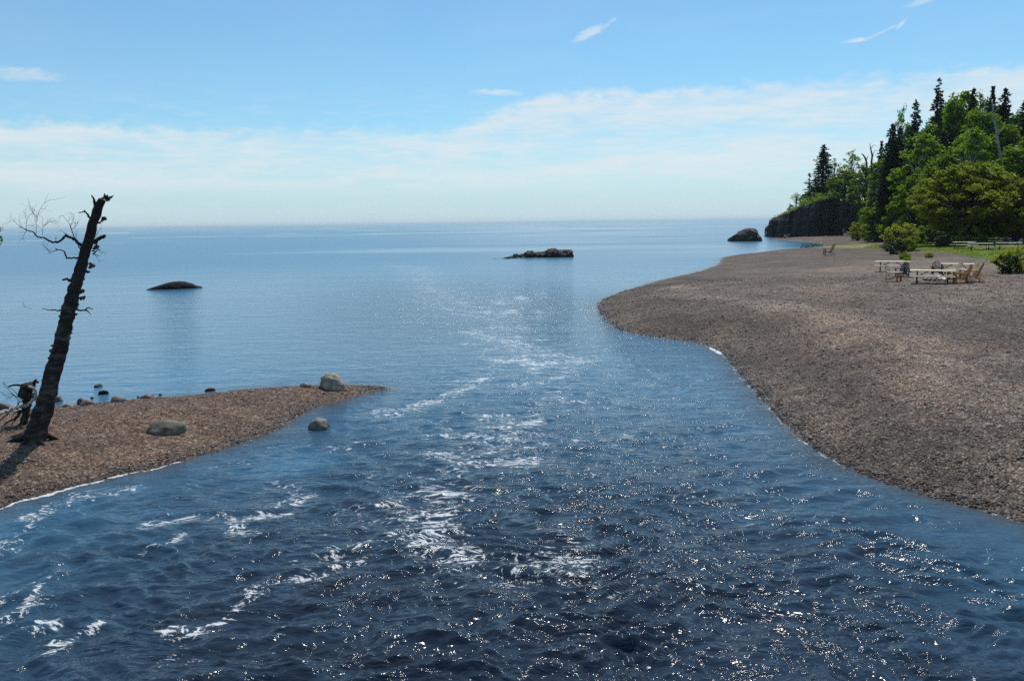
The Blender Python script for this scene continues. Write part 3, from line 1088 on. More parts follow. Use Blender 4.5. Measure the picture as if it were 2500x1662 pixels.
o = profile_rock('lake_rock', [(358, 709), (368, 703), (380, 699), (395, 695), (410, 690), (425, 687.5), (437, 686.5), (455, 688), (468, 691), (478, 697), (490, 699), (496, 703)], 73.5, 1.2, M['basalt_small'], 3.0, 0.16)
tag(o, 'low dark whaleback rock alone in the lake, right of the leaning dead birch', 'rock')
o = profile_rock('rock_islet', [(1238, 628), (1252, 625), (1266, 623), (1276, 620), (1288, 615), (1296, 614), (1304, 617), (1314, 616), (1326, 615), (1334, 614), (1338, 608.5), (1347, 607), (1358, 608),
                                (1364, 611), (1372, 612), (1386, 611), (1395, 612), (1398, 618), (1399, 625), (1398, 630)], 120, 2.8, M['basalt'], 7.0, 0.62, 140, 44, 1.1)
tag(o, 'long rugged dark islet of rock in mid lake with a block on its back', 'rock')
o = profile_rock('lake_rock', [(1201, 631.5), (1207, 630.6), (1214, 631.4), (1226, 631), (1234, 628.5), (1243, 627), (1252, 629), (1260, 629), (1264, 631)], 117, 0.9, M['basalt_small'], 11.0, 0.12, 50, 16)
tag(o, 'nearly drowned dark ledge trailing off the left end of the mid lake islet', 'rock')
o = profile_rock('lake_rock', [(1252, 621.5), (1256, 620), (1263, 619), (1265, 621.5)], 126, 0.5, M['basalt_small'], 13.0, 0.08, 24, 12)
tag(o, 'small dark rock tip behind the left end of the mid lake islet', 'rock')
o = profile_rock('sea_stack', [(1776, 589), (1783, 581), (1793, 574), (1805, 567), (1817, 560), (1830, 557.5), (1842, 558), (1848, 563), (1853, 572), (1859, 580), (1861, 589)], 203, 6.2, M['basalt'], 17.0, 0.8, 90, 40, 0.35)
tag(o, 'dark hump of rock standing in the water off the tree topped cliff', 'rock')


# ---- headland cliff: footprint with a height at each corner
FP = [(1866, 257, 2.2), (1874, 250, 4.6), (1886, 243, 6.0), (1913, 233, 6.7), (1950, 226, 8.4), (1975, 222, 9.3), (2000, 220, 9.9),
      (2021, 221, 10.3), (2045, 224, 10.1), (2070, 228, 9.4), (2100, 233, 8.6)]
base_pts = []
for a, r_, zt in FP:
    d = ray(a, 540)
    t_ = r_ / math.hypot(d.x, d.y)
    base_pts.append((d.x * t_, d.y * t_, zt))
base_pts += [(150, 245, 9), (165, 285, 8), (120, 296, 8), (98, 284, 7), (87, 270, 5)]
# subdivide the outline
outl = []
nB = len(base_pts)
for i in range(nB):
    a, b_ = base_pts[i], base_pts[(i + 1) % nB]
    m_ = max(2, int(math.hypot(b_[0] - a[0], b_[1] - a[1]) / 0.55)) if i < 10 else 8
    for j in range(m_):
        t_ = j / m_
        outl.append(tuple(a[k_] * (1 - t_) + b_[k_] * t_ for k_ in range(3)))
cxm, cym = 112.0, 258.0
NU, NV, NC = len(outl), 26, 10
vs = []
for j in range(NV + 1):
    v_ = j / NV
    for (x, y, zt) in outl:
        dx, dy = cxm - x, cym - y
        L = math.hypot(dx, dy)
        dx, dy = dx / L, dy / L
        z = -1.0 + (zt + 1.0) * v_
        q = Vector((x * 0.30, y * 0.30, z * 0.10))
        col_n = mnoise.noise(q) * 1.2 + mnoise.noise(q * 2.7) * 0.6 + mnoise.noise(q * 6.1) * 0.35
        strata = mnoise.noise(Vector((x * 0.1, y * 0.1, z * 0.9))) * 0.5
        inset = 0.5 + 1.2 * v_ ** 4 - col_n * 1.3 - strata * 0.9
        zz = z + (0.5 * mnoise.noise(Vector((x * .5, y * .5, 3)))) * v_
        vs.append((x + dx * inset, y + dy * inset, zz))
for j in range(1, NC + 1):
    s_ = j / NC
    for k_, (x, y, zt) in enumerate(outl):
        bx, by, bz = vs[NV * NU + k_]
        z = bz + (9.3 - bz) * (1 - (1 - s_) ** 2) + 0.5 * mnoise.noise(Vector((bx * .3 + s_ * 4, by * .3, s_ * 3)))
        vs.append((bx + (cxm - bx) * s_ * 0.98, by + (cym - by) * s_ * 0.98, z))
f = []
for j in range(NV + NC):
    for k_ in range(NU):
        k2 = (k_ + 1) % NU
        f.append((j * NU + k_, j * NU + k2, (j + 1) * NU + k2, (j + 1) * NU + k_))
me = bpy.data.meshes.new('cliff')
me.from_pydata(vs, [], f)
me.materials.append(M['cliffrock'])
me.polygons.foreach_set('use_smooth', [True] * len(f))
cliff = link('cliff', me)
tag(cliff, kind='structure')
CL_RIM = [vs[NV * NU + k_] for k_ in range(NU)]


# boulders on and by the left spit
def put(name, px, py, wpx, hpx, seed, mat, label, cat='boulder', dep=0.8, group=None, sink=0.0, sub=4, amp=0.22, rz=None, z0=None):
    p_ = hit(px, py) if z0 is None else at_z(px, py, z0)
    r_ = math.hypot(p_.x, p_.y)
    W = wpx / FPX * r_ * 1.0
    Hh = hpx / FPX * r_
    # push back by half its depth so the front foot sits on the point
    u = Vector((p_.x, p_.y, 0)).normalized()
    c = p_ + u * (W * dep / 2) * 0.8
    zc = max(0.0, gz(c.x, c.y)) if z0 is None else z0
    o_ = boulder(name, (c.x, c.y, zc - sink), (W, W * dep, Hh + sink), seed, mat, sub, amp, rz=(math.atan2(-u.x, u.y) if rz is None else rz))
    tag(o_, label, cat, group)
    return o_


put('boulder', 812, 952, 60, 36, 2.2, M['granite'], 'big pale rough granite boulder at the tip of the left gravel spit', dep=0.8, sink=0.05, amp=0.26)
put('boulder', 408, 1062, 88, 27, 5.1, M['greystone'], 'low grey green boulder half buried in the left gravel bank', dep=0.8, sink=0.04, amp=0.16)
put('boulder', 779, 1049, 52, 28, 9.4, M['wetstone'], 'grey stone standing in the river just off the left bank', dep=0.85, sink=0.10, amp=0.2, z0=0.0)
small = [
    (140, 981, 26, 19, 'round reddish stone in the shallows right of the leaning dead birch', 1.3),
    (198, 987, 16, 14, 'pointed grey stone on the lake edge, left one of a touching pair', 2.4),
    (212, 989, 30, 12, 'flat pale grey slab on the lake edge, right one of a touching pair', 3.5),
    (290, 982, 34, 14, 'rounded grey brown stone with a flat shoulder on the shore between the slabs', 4.6),
    (360, 972, 30, 10, 'flat dark topped slab on the lake edge, furthest right of the near stones', 5.7),
    (386, 972, 14, 5, 'thin dark flake of stone beside the flat dark slab', 6.8),
    (391, 965, 12, 5, 'tiny dark stone in the water beyond the thin flake', 7.9),
    (240, 945, 24, 7, 'flat black stone awash furthest out from the left shore', 8.1),
    (253, 963, 24, 12, 'jagged dark stone with foam at its foot just offshore', 9.2),
    (225, 973, 10, 5, 'tiny dark stone between the jagged stone and the pointed one', 10.3),
    (337, 971, 8, 6, 'little upright dark stone left of the flat dark slab', 11.4),
    (512, 955, 26, 9, 'dark wet stone in the water offshore of the middle of the spit', 12.5),
    (614, 957, 20, 6, 'low dark stone on the lake edge near the middle of the spit', 13.6),
    (746, 946, 30, 11, 'flat reddish stone beside the big pale granite boulder', 14.7),
    (168, 992, 26, 8, 'low dark angular stone left of the touching pair of slabs', 15.8),
    (128, 995, 20, 7, 'dark stone against the foot of the leaning dead birch', 16.9),
    (4, 1000, 34, 14, 'reddish brown stone at the left edge beyond the driftwood', 17.1),
    (572, 961, 14, 4, 'very small flat stone on the lake edge left of the middle of the spit', 18.2),
    (792, 962, 12, 5, 'small orange brown stone in front of the big pale granite boulder', 19.3),
]
for a, b_, wpx, hpx, lab, sd in small:
    water_st = a in (140, 240, 253, 512, 391, 386, 225, 337)
    if water_st:
        wpx, hpx = wpx * 0.9, hpx * 0.75
    put('shore_stone', a, b_, wpx, hpx, sd, M['shorestone'] if a not in (240, 253, 391, 225, 512) else M['basalt_small'], lab, 'stone', 0.7,
        'stones along the lake side of the left spit', sink=0.09 if water_st else 0.04, sub=3, amp=0.3, z0=(0.0 if water_st else None))


# ------------------------------------------------------------------ pebbles: real stones strewn over the near shingle
def pebble_mesh(name, seed, mat):
    bm = bmesh.new()
    bmesh.ops.create_icosphere(bm, subdivisions=1, radius=0.5)
    off = Vector((seed, seed * 2.3, 1.7))
    for v in bm.verts:
        n = v.co.normalized()
        v.co *= 1 + 0.35 * mnoise.noise(n * 1.3 + off)
        v.co.z *= 0.5
    me_ = bpy.data.meshes.new(name)
    bm.to_mesh(me_)
    bm.free()
    me_.materials.append(mat)
    me_.polygons.foreach_set('use_smooth', [True] * len(me_.polygons))
    return me_


def pebble_material():
    m, t, b, out = new_mat('pebble')
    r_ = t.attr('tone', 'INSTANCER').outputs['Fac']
    h_ = t.attr('hue', 'INSTANCER').outputs['Fac']
    ramp = t.node('ShaderNodeValToRGB')
    cols = [(0.0, (0.055, 0.042, 0.036)), (0.3, (0.13, 0.085, 0.070)), (0.55, (0.20, 0.125, 0.100)), (0.75, (0.17, 0.155, 0.145)),
            (0.92, (0.30, 0.26, 0.22)), (1.0, (0.52, 0.48, 0.43))]
    e_ = ramp.color_ramp.elements
    e_[0].color = (*cols[0][1], 1)
    e_[1].color = (*cols[-1][1], 1)
    for p_, c_ in cols[1:-1]:
        n_ = e_.new(p_)
        n_.color = (*c_, 1)
    t.set(ramp, 'Fac', h_)
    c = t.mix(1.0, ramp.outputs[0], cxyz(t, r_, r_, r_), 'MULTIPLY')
    t.set(b, 'Base Color', c)
    b.inputs['Roughness'].default_value = 0.7
    b.inputs['Specular IOR Level'].default_value = 0.35
    return m


M['pebble'] = pebble_material()
# candidate points, uniform in the view's polar measure so density falls off with distance
NP_ = 460000
a_ = np.radians(RNG.uniform(-36, 36, NP_))
dep = np.radians(RNG.uniform(4.2, 30, NP_))
pr = (CAM_H - 0.6) / np.tan(dep)
px_, py_ = np.sin(a_) * pr, np.cos(a_) * pr
pz_, pdr, pdl = terrain(px_, py_)
ld = np.maximum(pdr, pdl)
clump = fbm(px_ * 0.8, py_ * 0.8, 101, 3)
ok = (ld > 0.0) & (RNG.random(NP_) < np.clip(0.62 + 0.5 * clump, 0.1, 1))
px_, py_, pz_, pr, ld = px_[ok], py_[ok], pz_[ok], pr[ok], ld[ok]
n_p = len(px_)
sz = 0.015 + 0.015 * RNG.random(n_p) ** 2.5 + 0.0009 * pr
sz *= np.where(RNG.random(n_p) < 0.012, 2.2, 1.0)
sz *= np.where(ld < 0.5, 1.3, 1.0)
sz *= np.where(px_ < 0, 0.78, 1.0)
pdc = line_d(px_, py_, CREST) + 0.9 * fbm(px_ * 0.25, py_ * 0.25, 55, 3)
ptone = np.where(px_ < 0, 0.88, 0.66 + 0.55 * np.exp(-(pdc / 1.4) ** 2) + 0.26 * sstep(poly_sd(px_, py_, CREST + [(40, 80), (60, 40), (40, -10)]), 0.0, 2.5))  # pebbles take the same painted berm shading, pale crest and dark slope
me = bpy.data.meshes.new('pebbles')
me.vertices.add(n_p)
me.vertices.foreach_set('co', np.stack([px_, py_, pz_ + sz * 0.1], -1).astype(np.float32).ravel())
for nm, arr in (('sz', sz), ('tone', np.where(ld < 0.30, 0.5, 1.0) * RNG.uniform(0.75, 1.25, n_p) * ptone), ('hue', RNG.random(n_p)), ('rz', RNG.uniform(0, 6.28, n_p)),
                ('tl', RNG.normal(0, 0.35, n_p)), ('sx', RNG.uniform(0.8, 1.5, n_p))):
    at2 = me.attributes.new(nm, 'FLOAT', 'POINT')
    at2.data.foreach_set('value', arr.astype(np.float32))
pebbles = link('pebbles', me)
tag(pebbles, kind='stuff')
protos = bpy.data.collections.new('pebble_shapes')     # only referenced by the node group, never linked to the scene
pebble_obs = []
for i in range(3):
    po = bpy.data.objects.new('pebble_shape', pebble_mesh('pebble_shape', i * 3.3, M['pebble']))
    protos.objects.link(po)
ng = bpy.data.node_groups.new('strew_pebbles', 'GeometryNodeTree')
ng.interface.new_socket('Geometry', in_out='INPUT', socket_type='NodeSocketGeometry')
ng.interface.new_socket('Geometry', in_out='OUTPUT', socket_type='NodeSocketGeometry')
gN, gL = ng.nodes, ng.links
gi, go = gN.new('NodeGroupInput'), gN.new('NodeGroupOutput')
iop = gN.new('GeometryNodeInstanceOnPoints')
ci = gN.new('GeometryNodeCollectionInfo')
ci.inputs['Collection'].default_value = protos
ci.inputs['Separate Children'].default_value = True
ci.inputs['Reset Children'].default_value = True


def gattr(nm):
    n_ = gN.new('GeometryNodeInputNamedAttribute')
    n_.data_type = 'FLOAT'
    n_.inputs['Name'].default_value = nm
    return n_.outputs[0]


gL.new(gi.outputs[0], iop.inputs['Points'])
gL.new(ci.outputs[0], iop.inputs['Instance'])
iop.inputs['Pick Instance'].default_value = True
rot = gN.new('ShaderNodeCombineXYZ')
gL.new(gattr('tl'), rot.inputs[0])
gL.new(gattr('rz'), rot.inputs[2])
gL.new(rot.outputs[0], iop.inputs['Rotation'])
sc = gN.new('ShaderNodeCombineXYZ')
mm = gN.new('ShaderNodeMath')
mm.operation = 'MULTIPLY'
gL.new(gattr('sz'), mm.inputs[0])
gL.new(gattr('sx'), mm.inputs[1])
gL.new(mm.outputs[0], sc.inputs[0])
gL.new(gattr('sz'), sc.inputs[1])
gL.new(gattr('sz'), sc.inputs[2])
gL.new(sc.outputs[0], iop.inputs['Scale'])
gL.new(iop.outputs[0], go.inputs[0])
mod = pebbles.modifiers.new('strew', 'NODES')
mod.node_group = ng


# ------------------------------------------------------------------ foliage builders
def leaf_quads(centers, size, rng, up_bias=0.5, aspect=1.5):
    """a small folded-free quad at every centre, random orientation leaning up"""
    n = len(centers)
    nrm = rng.normal(0, 1, (n, 3))
    nrm[:, 2] = np.abs(nrm[:, 2]) + up_bias
    nrm /= np.linalg.norm(nrm, axis=1)[:, None]
    t = rng.normal(0, 1, (n, 3))
    t -= nrm * (t * nrm).sum(1)[:, None]
    t /= np.linalg.norm(t, axis=1)[:, None]
    b = np.cross(nrm, t)
    s = (size * rng.uniform(0.6, 1.35, n))[:, None]
    t, b = t * s * 0.5 * aspect, b * s * 0.5
    v = np.stack([centers - t, centers - b * 0.9 - t * 0.1, centers + t, centers + b * 0.9 + t * 0.1], 1).reshape(-1, 3)
    f = np.arange(4 * n).reshape(n, 4)
    return v, f


def spruce_meshes(seed, h=10.0, w_=2.0, dens=1.0, gap=0.0, dead=False, clear=0.06):
    """trunk, crown meshes: whorls of drooping boughs"""
    rng = np.random.default_rng(seed)
    tb = MB()
    tb.tube([(0, 0, -0.5), (0.02, 0, h * 0.35), (0.05 * rng.normal(), 0.05, h * 0.7), (0, 0, h)], [0.018 * h, 0.013 * h, 0.008 * h, 0.01], 7)
    cs = []
    lv = int(44 * dens)
    for i in range(lv):
        z = h * (clear + (0.985 - clear) * (i / (lv - 1)))
        fz = (z / h - clear) / (1 - clear)
        base_len = w_ * (1 - fz) ** 0.72 * (0.55 + 0.45 * min(1, fz / 0.12)) + 0.10
        nb = rng.integers(4, 8) if fz < 0.85 else 3
        a0 = rng.uniform(0, 6.28)
        lvl = rng.uniform(0.72, 1.15)
        for k_ in range(nb):
            if rng.random() < gap:
                continue
            a = a0 + k_ * 6.283 / nb + rng.normal(0, 0.25)
            L = base_len * lvl * rng.uniform(0.5, 1.25)
            droop = rng.uniform(0.15, 0.42) * (1 - 0.7 * fz)
            tip = np.array([math.cos(a) * L, math.sin(a) * L, z - droop * L + 0.10 * L])
            root = np.array([0, 0, z + 0.05])
            if dead or rng.random() < 0.35:
                tb.tube([root, root * 0.5 + tip * 0.5 + np.array([0, 0, -0.04 * L]), tip], [0.022 + 0.010 * L, 0.016, 0.006], 3, False)
            if dead and rng.random() < 0.8:
                continue
            m_ = int(6 + 13 * L)
            u = rng.uniform(0.12, 1.0, m_) ** 0.8
            sp = 0.05 + 0.20 * L * (1 - np.abs(u - 0.55))
            pts = root[None] * (1 - u)[:, None] + tip[None] * u[:, None]
            side = np.array([-math.sin(a), math.cos(a), 0])
            pts = pts + side[None] * (rng.normal(0, 1, m_) * sp * 0.55)[:, None]
            pts[:, 2] += rng.normal(-0.02, 0.05, m_) - 0.10 * u * (1 - u) * L
            cs.append(pts)
    cs = np.concatenate(cs) if cs else np.zeros((1, 3))
    v, f = leaf_quads(cs, np.full(len(cs), 0.23), rng, 0.9, 2.0)
    crown = np_mesh('crown', v, f, [M['spruce']], False, None, {'rnd': rng.random(len(f))})
    return tb.mesh('trunk', M['bark']), crown


def broad_meshes(seed, h=10.0, w_=3.2, clear=0.2, ncl=70, per=120, leaf=0.24, cl_r=0.75, mat='birch', bark='bark', sparse=0.0, shape=1.0, stems=1):
    """trunk with limbs and a crown of leaf clumps"""
    rng = np.random.default_rng(seed)
    tb = MB()
    zc = h * (clear + (1 - clear) * 0.5)
    rz_ = h * (1 - clear) * 0.5
    cl_ = []
    tries = 0
    while len(cl_) < ncl and tries < 5000:
        tries += 1
        p_ = rng.normal(0, 1, 3)
        p_ /= np.linalg.norm(p_)
        rad = rng.uniform(0.35, 1.0) ** 0.5
        q = p_ * rad
        lobes = 1 + 0.30 * mnoise.noise(Vector(p_ * 1.5 + seed * 1.3))
        wz = (1 - 0.30 * max(0, q[2])) * (1 - 0.15 * max(0, -q[2]))
        c = np.array([q[0] * w_ * lobes * wz, q[1] * w_ * lobes * wz, zc + q[2] * rz_ * (0.9 + 0.12 * lobes)])
        cl_.append(c)
    cl_ = np.array(cl_)
    # stems and limbs
    tops = []
    for s_ in range(stems):
        off = np.array([rng.normal(0, 0.12 * w_), rng.normal(0, 0.12 * w_), 0]) * (stems > 1)
        lean = rng.normal(0, 0.12 * w_, 2)
        pts = [np.array([off[0] * 0.3, off[1] * 0.3, -0.5])]
        for t_ in (0.25, 0.5, 0.75, 0.95):
            pts.append(np.array([off[0] + lean[0] * t_, off[1] + lean[1] * t_, h * t_]) + rng.normal(0, 0.02 * w_, 3) * [1, 1, 0])
        rads = [0.017 * h / math.sqrt(stems) * k_ for k_ in (1.25, 1.0, 0.75, 0.45, 0.12)]
        tb.tube([p_.tolist() for p_ in pts], rads, 7)
        tops.append(pts)
    for c in cl_:
        pts = tops[rng.integers(0, stems)]
        zt = max(h * clear * 0.8, c[2] - rng.uniform(0.15, 0.35) * h)
        t_ = zt / h
        k_ = min(3, int(t_ * 4))
        a = pts[k_]
        b_ = pts[k_ + 1]
        root = a + (b_ - a) * min(1, max(0, (zt - a[2]) / max(0.01, b_[2] - a[2])))
        mid_ = root * 0.5 + c * 0.5 + rng.normal(0, 0.10, 3)
        L = np.linalg.norm(c - root)
        tb.tube([root.tolist(), mid_.tolist(), c.tolist()], [0.012 * L + 0.02, 0.009 * L + 0.012, 0.008], 3, False)
    out_ = []
    for c in cl_:
        k_ = int(per * rng.uniform(0.45, 1.3) * (1 - sparse))
        rr_ = cl_r * rng.uniform(0.6, 1.25)
        d = rng.normal(0, 1, (k_, 3))
        d /= np.linalg.norm(d, axis=1)[:, None]
        d *= (rng.random(k_) ** 0.45)[:, None] * rr_
        d[:, 2] *= 0.7
        out_.append(c[None] + d)
    cs = np.concatenate(out_)
    v, f = leaf_quads(cs, np.full(len(cs), leaf), rng, 0.45, 1.35)
    crown = np_mesh('crown', v, f, [M[mat]], False, None, {'rnd': np.clip(rng.normal(0.5, 0.28, len(f)), 0, 1)})
    return tb.mesh('trunk', M[bark]), crown


TEMPL = {}   # name -> (height, half width, trunk mesh, crown mesh)


def reg(key, h, w_, meshes):
    TEMPL[key] = (h, w_) + meshes


reg('spruce1', 16, 2.9, spruce_meshes(1, 16, 2.9, 1.5, 0.08))
reg('spruce2', 18, 2.6, spruce_meshes(2, 18, 2.6, 1.6, 0.15))
reg('spruce3', 16, 2.3, spruce_meshes(3, 16, 2.3, 1.1, 0.30, clear=0.15))
reg('spruce4', 14, 1.7, spruce_meshes(4, 14, 1.7, 1.3, 0.18))
reg('deadspruce', 9, 1.0, spruce_meshes(5, 9, 1.0, 0.9, 0.1, dead=True))
reg('birch1', 14, 3.6, broad_meshes(11, 14, 3.6, 0.16, 120, 95, 0.26, 0.80))
reg('birch2', 14, 3.2, broad_meshes(12, 14, 3.2, 0.10, 110, 100, 0.26, 0.80, bark='birchbark'))
reg('birch3', 12, 3.0, broad_meshes(13, 12, 3.0, 0.28, 70, 55, 0.22, 0.62, sparse=0.25, bark='birchbark'))
reg('birch4', 10, 3.2, broad_meshes(14, 10, 3.2, 0.06, 100, 100, 0.25, 0.72, stems=3))
reg('aspen_thin', 10, 1.7, broad_meshes(15, 10, 1.7, 0.35, 34, 36, 0.20, 0.50, sparse=0.3))
reg('maple', 11, 6.2, broad_meshes(16, 11, 6.2, 0.07, 290, 110, 0.25, 0.80, mat='maple', stems=4))
reg('bush1', 3, 1.9, broad_meshes(21, 3, 1.9, 0.0, 46, 90, 0.13, 0.42, mat='bush', stems=5))
reg('bush2', 3, 1.7, broad_meshes(22, 3, 1.7, 0.02, 40, 75, 0.15, 0.40, mat='birch', stems=5))
reg('bush3', 2, 1.6, broad_meshes(23, 2, 1.6, 0.0, 40, 110, 0.10, 0.34, mat='dkbush', stems=5))
KIND = {'spruce1': ('spruce_tree', 'spruce'), 'spruce2': ('spruce_tree', 'spruce'), 'spruce3': ('spruce_tree', 'spruce'), 'spruce4': ('spruce_tree', 'spruce'),
        'deadspruce': ('dead_spruce', 'dead tree'), 'birch1': ('broadleaf_tree', 'tree'), 'birch2': ('birch_tree', 'birch'), 'birch3': ('birch_tree', 'birch'),
        'birch4': ('broadleaf_tree', 'tree'), 'aspen_thin': ('young_tree', 'tree'), 'maple': ('maple_tree', 'maple'),
        'bush1': ('bush', 'bush'), 'bush2': ('bush', 'bush'), 'bush3': ('juniper_bush', 'bush')}


def plant(key, px, top, wpx, r_, label, group=None, zb=None, rz=None):
    h0, w0, tm, cm = TEMPL[key]
    tp = at_r(px, top, r_)
    z = gz(tp.x, tp.y) if zb is None else zb
    hh = max(0.3, tp.z - z)
    nm, cat = KIND[key]
    e = empty(nm, (tp.x, tp.y, z - 0.05), random.uniform(0, 6.28) if rz is None else rz)
    sw = (wpx * (1.45 if 'spruce' in key else 1.12) / FPX * r_ / 2) / w0
    e.scale = (sw, sw, hh / h0)
    link('trunk', tm, e)
    link('crown', cm, e)
    tag(e, label, cat, group)
    return e


G1, G2, G3, G4 = 'trees on the headland', 'spruces of the forest', 'broadleaf trees of the forest', 'bushes at the forest edge'
T = [
    ('spruce1', 2012, 352, 56, 238, 'tall full spruce standing highest on the cliff top', G1, 9.8),
    ('aspen_thin', 2036, 386, 34, 240, 'slender broadleaf tree just right of the tall cliff top spruce', G1, 9.5),
    ('deadspruce', 1977, 422, 18, 241, 'thin bare dead spruce left of the tall cliff top spruce', G1, 8.5),
    ('birch4', 1994, 450, 46, 236, 'low leafy tree in front of the foot of the tall cliff top spruce', G1, 9.5),
    ('birch4', 1968, 470, 30, 240, 'small round tree on the cliff rim between two lower shrubs', G1, 8.6),
    ('aspen_thin', 1945, 470, 26, 243, 'wispy shrubby tree furthest left on the cliff rim', G1, 8.0),
    ('bush2', 1930, 497, 16, 242, 'small shrub at the left end of the trees on the cliff rim', G1, 7.2),
    ('birch3', 2082, 367, 40, 228, 'sparse open topped tree rising above the leafy mass behind the cliff', G1, 9.5),
    ('birch1', 2066, 412, 66, 224, 'broad leafy tree filling the cliff top right of the tall spruce', G1, 9.0),
    ('birch4', 2040, 430, 44, 232, 'dark leafy tree squeezed beside the tall cliff top spruce', G1, 9.5),
    ('birch1', 2118, 398, 66, 216, 'broad leafy tree under the two bare snags', G1, None),
    ('spruce4', 2152, 343, 34, 206, 'thin pointed spruce at the left edge of the main forest', G2, None),
    ('birch2', 2148, 448, 60, 196, 'yellow green tree below the thin pointed spruce', G3, None),
    ('spruce1', 2180, 301, 66, 170, 'big dark spruce with a leaning tip, leftmost of the high forest', G2, None),
    ('spruce2', 2197, 306, 60, 172, 'dark spruce pressed against the leaning tipped one', G2, None),
    ('birch3', 2204, 262, 44, 188, 'thin feathery tree top against the sky left of the pointed spruce', G3, None),
    ('spruce2', 2238, 242, 56, 183, 'pointed spruce left of the tallest spruce', G2, None),
    ('spruce3', 2294, 190, 52, 176, 'tallest spruce of the forest with sky between its boughs', G2, None),
    ('birch1', 2268, 300, 90, 172, 'leafy tree below the tallest spruce', G3, None),
    ('birch2', 2252, 322, 112, 160, 'large bright birch hanging over the bush by the beach', G3, None),
    ('birch4', 2238, 410, 80, 150, 'rounded bright tree at the foot of the large bright birch', G3, None),
    ('birch1', 2338, 232, 80, 182, 'high dark leafy crown on the ridge right of the tallest spruce', G3, None),
    ('spruce1', 2378, 214, 56, 183, 'dark blunt spruce top in the middle of the ridge', G2, None),
    ('birch3', 2400, 228, 66, 180, 'bare twigged tree top between the blunt spruce and the twin spruces', G3, None),
    ('spruce4', 2427, 208, 42, 180, 'left one of the twin narrow spruces on the ridge', G2, None),
    ('spruce1', 2456, 214, 66, 178, 'right one of the twin spruces, the wider one', G2, None),
    ('birch1', 2405, 262, 104, 170, 'wide leafy tree behind the white leaning trunk', G3, None),
    ('birch2', 2345, 330, 90, 158, 'mid green tree in the hollow left of the white leaning trunk', G3, None),
    ('spruce1', 2305, 318, 70, 166, 'shadowy spruce deep in the forest below the ridge', G2, None),
    ('birch1', 2462, 300, 96, 162, 'leafy tree below the wider twin spruce', G3, None),
    ('birch2', 2372, 306, 84, 152, 'bright green tree catching the sun in mid forest', G3, None),
    ('spruce2', 2504, 244, 66, 166, 'spruce cut by the right edge of the picture', G2, None),
    ('birch4', 2318, 362, 104, 136, 'bright rounded tree rising behind the big maple', G3, None),
    ('birch1', 2490, 352, 110, 130, 'tall dark green tree at the right edge behind the maple', G3, None),
    ('maple', 2374, 398, 210, 120, 'huge spreading olive green maple behind the grass tables', G3, None),
    ('maple', 2490, 440, 120, 118, 'smaller olive green maple at the right edge behind the lawn', G3, None),
    ('birch4', 2440, 395, 110, 134, 'leafy tree between the huge maple and the right edge', G3, None),
    ('spruce4', 2166, 392, 40, 168, 'low dark spruce at the feet of the big leaning tipped one', G2, None),
    ('spruce2', 2225, 330, 60, 176, 'shaded spruce under the pointed spruce', G2, None),
    ('birch1', 2560, 300, 130, 140, 'tree beyond the right edge of the picture', G3, None),
    ('spruce1', 2600, 230, 80, 160, 'spruce well beyond the right edge of the picture', G2, None),
    ('birch1', 2170, 372, 74, 192, 'leafy tree between the thin pointed spruce and the big dark one', G3, None),
    ('birch1', 2312, 246, 70, 190, 'leafy crown directly right of the tallest spruce', G3, None),
    ('birch2', 2355, 214, 84, 188, 'highest broadleaf crown in the middle of the ridge', G3, None),
    ('birch1', 2432, 250, 80, 186, 'leafy crown between and behind the twin spruces', G3, None),
    ('birch2', 2215, 300, 60, 186, 'leafy tree between the big dark spruce and the pointed one', G3, None),
    ('birch1', 2485, 270, 70, 176, 'leafy crown right of the twin spruces', G3, None),
    ('bush2', 2140, 487, 62, 168, 'tall leafy bush at the right foot of the dark cliff', G4, None),
    ('bush2', 2176, 500, 58, 160, 'tall bush right of the leafy bush at the cliff foot', G4, None),
    ('bush1', 2097, 539, 42, 182, 'round yellow green bush above the beach logs', G4, None),
    ('bush2', 2137, 550, 52, 166, 'low bright green bush behind the small far chair', G4, None),
    ('bush1', 2202, 540, 72, 108, 'big yellow green bush standing alone on the edge of the beach', G4, None),
    ('bush3', 2188, 578, 50, 97, 'dark low juniper in front of the yellow green bush', G4, None),
    ('bush2', 2226, 574, 40, 103, 'fresh green weedy bush right of the juniper', G4, None),
    ('bush2', 2268, 548, 60, 128, 'pale green bush beside the gravel path', G4, None),
    ('bush3', 2310, 560, 60, 112, 'dark shrub in the shade under the left side of the maple', G4, None),
    ('bush1', 2362, 543, 50, 116, 'pale leaved bush behind the left grass tables', G4, None),
    ('bush2', 2396, 570, 30, 112, 'bright soft tuft right of the pale leaved bush', G4, None),
    ('bush1', 2486, 594, 84, 62, 'large rounded bush at the right edge in front of the grass tables', G4, None),
    ('bush3', 2460, 617, 44, 61, 'low dark bush on the gravel left of the large rounded one', G4, None),
    ('bush2', 2440, 540, 80, 138, 'shaded bush on the far side of the lawn', G4, None),
    ('bush3', 2490, 552, 90, 137, 'dark hedge bush closing the lawn at the right', G4, None),
    ('bush3', 2400, 556, 90, 136, 'dark hedge bush closing the lawn under the maple', G4, None),
]
for key, a, tp, wp, r_, lab, g_, zb in T:
    plant(key, a, tp, wp, r_, lab, g_, zb)


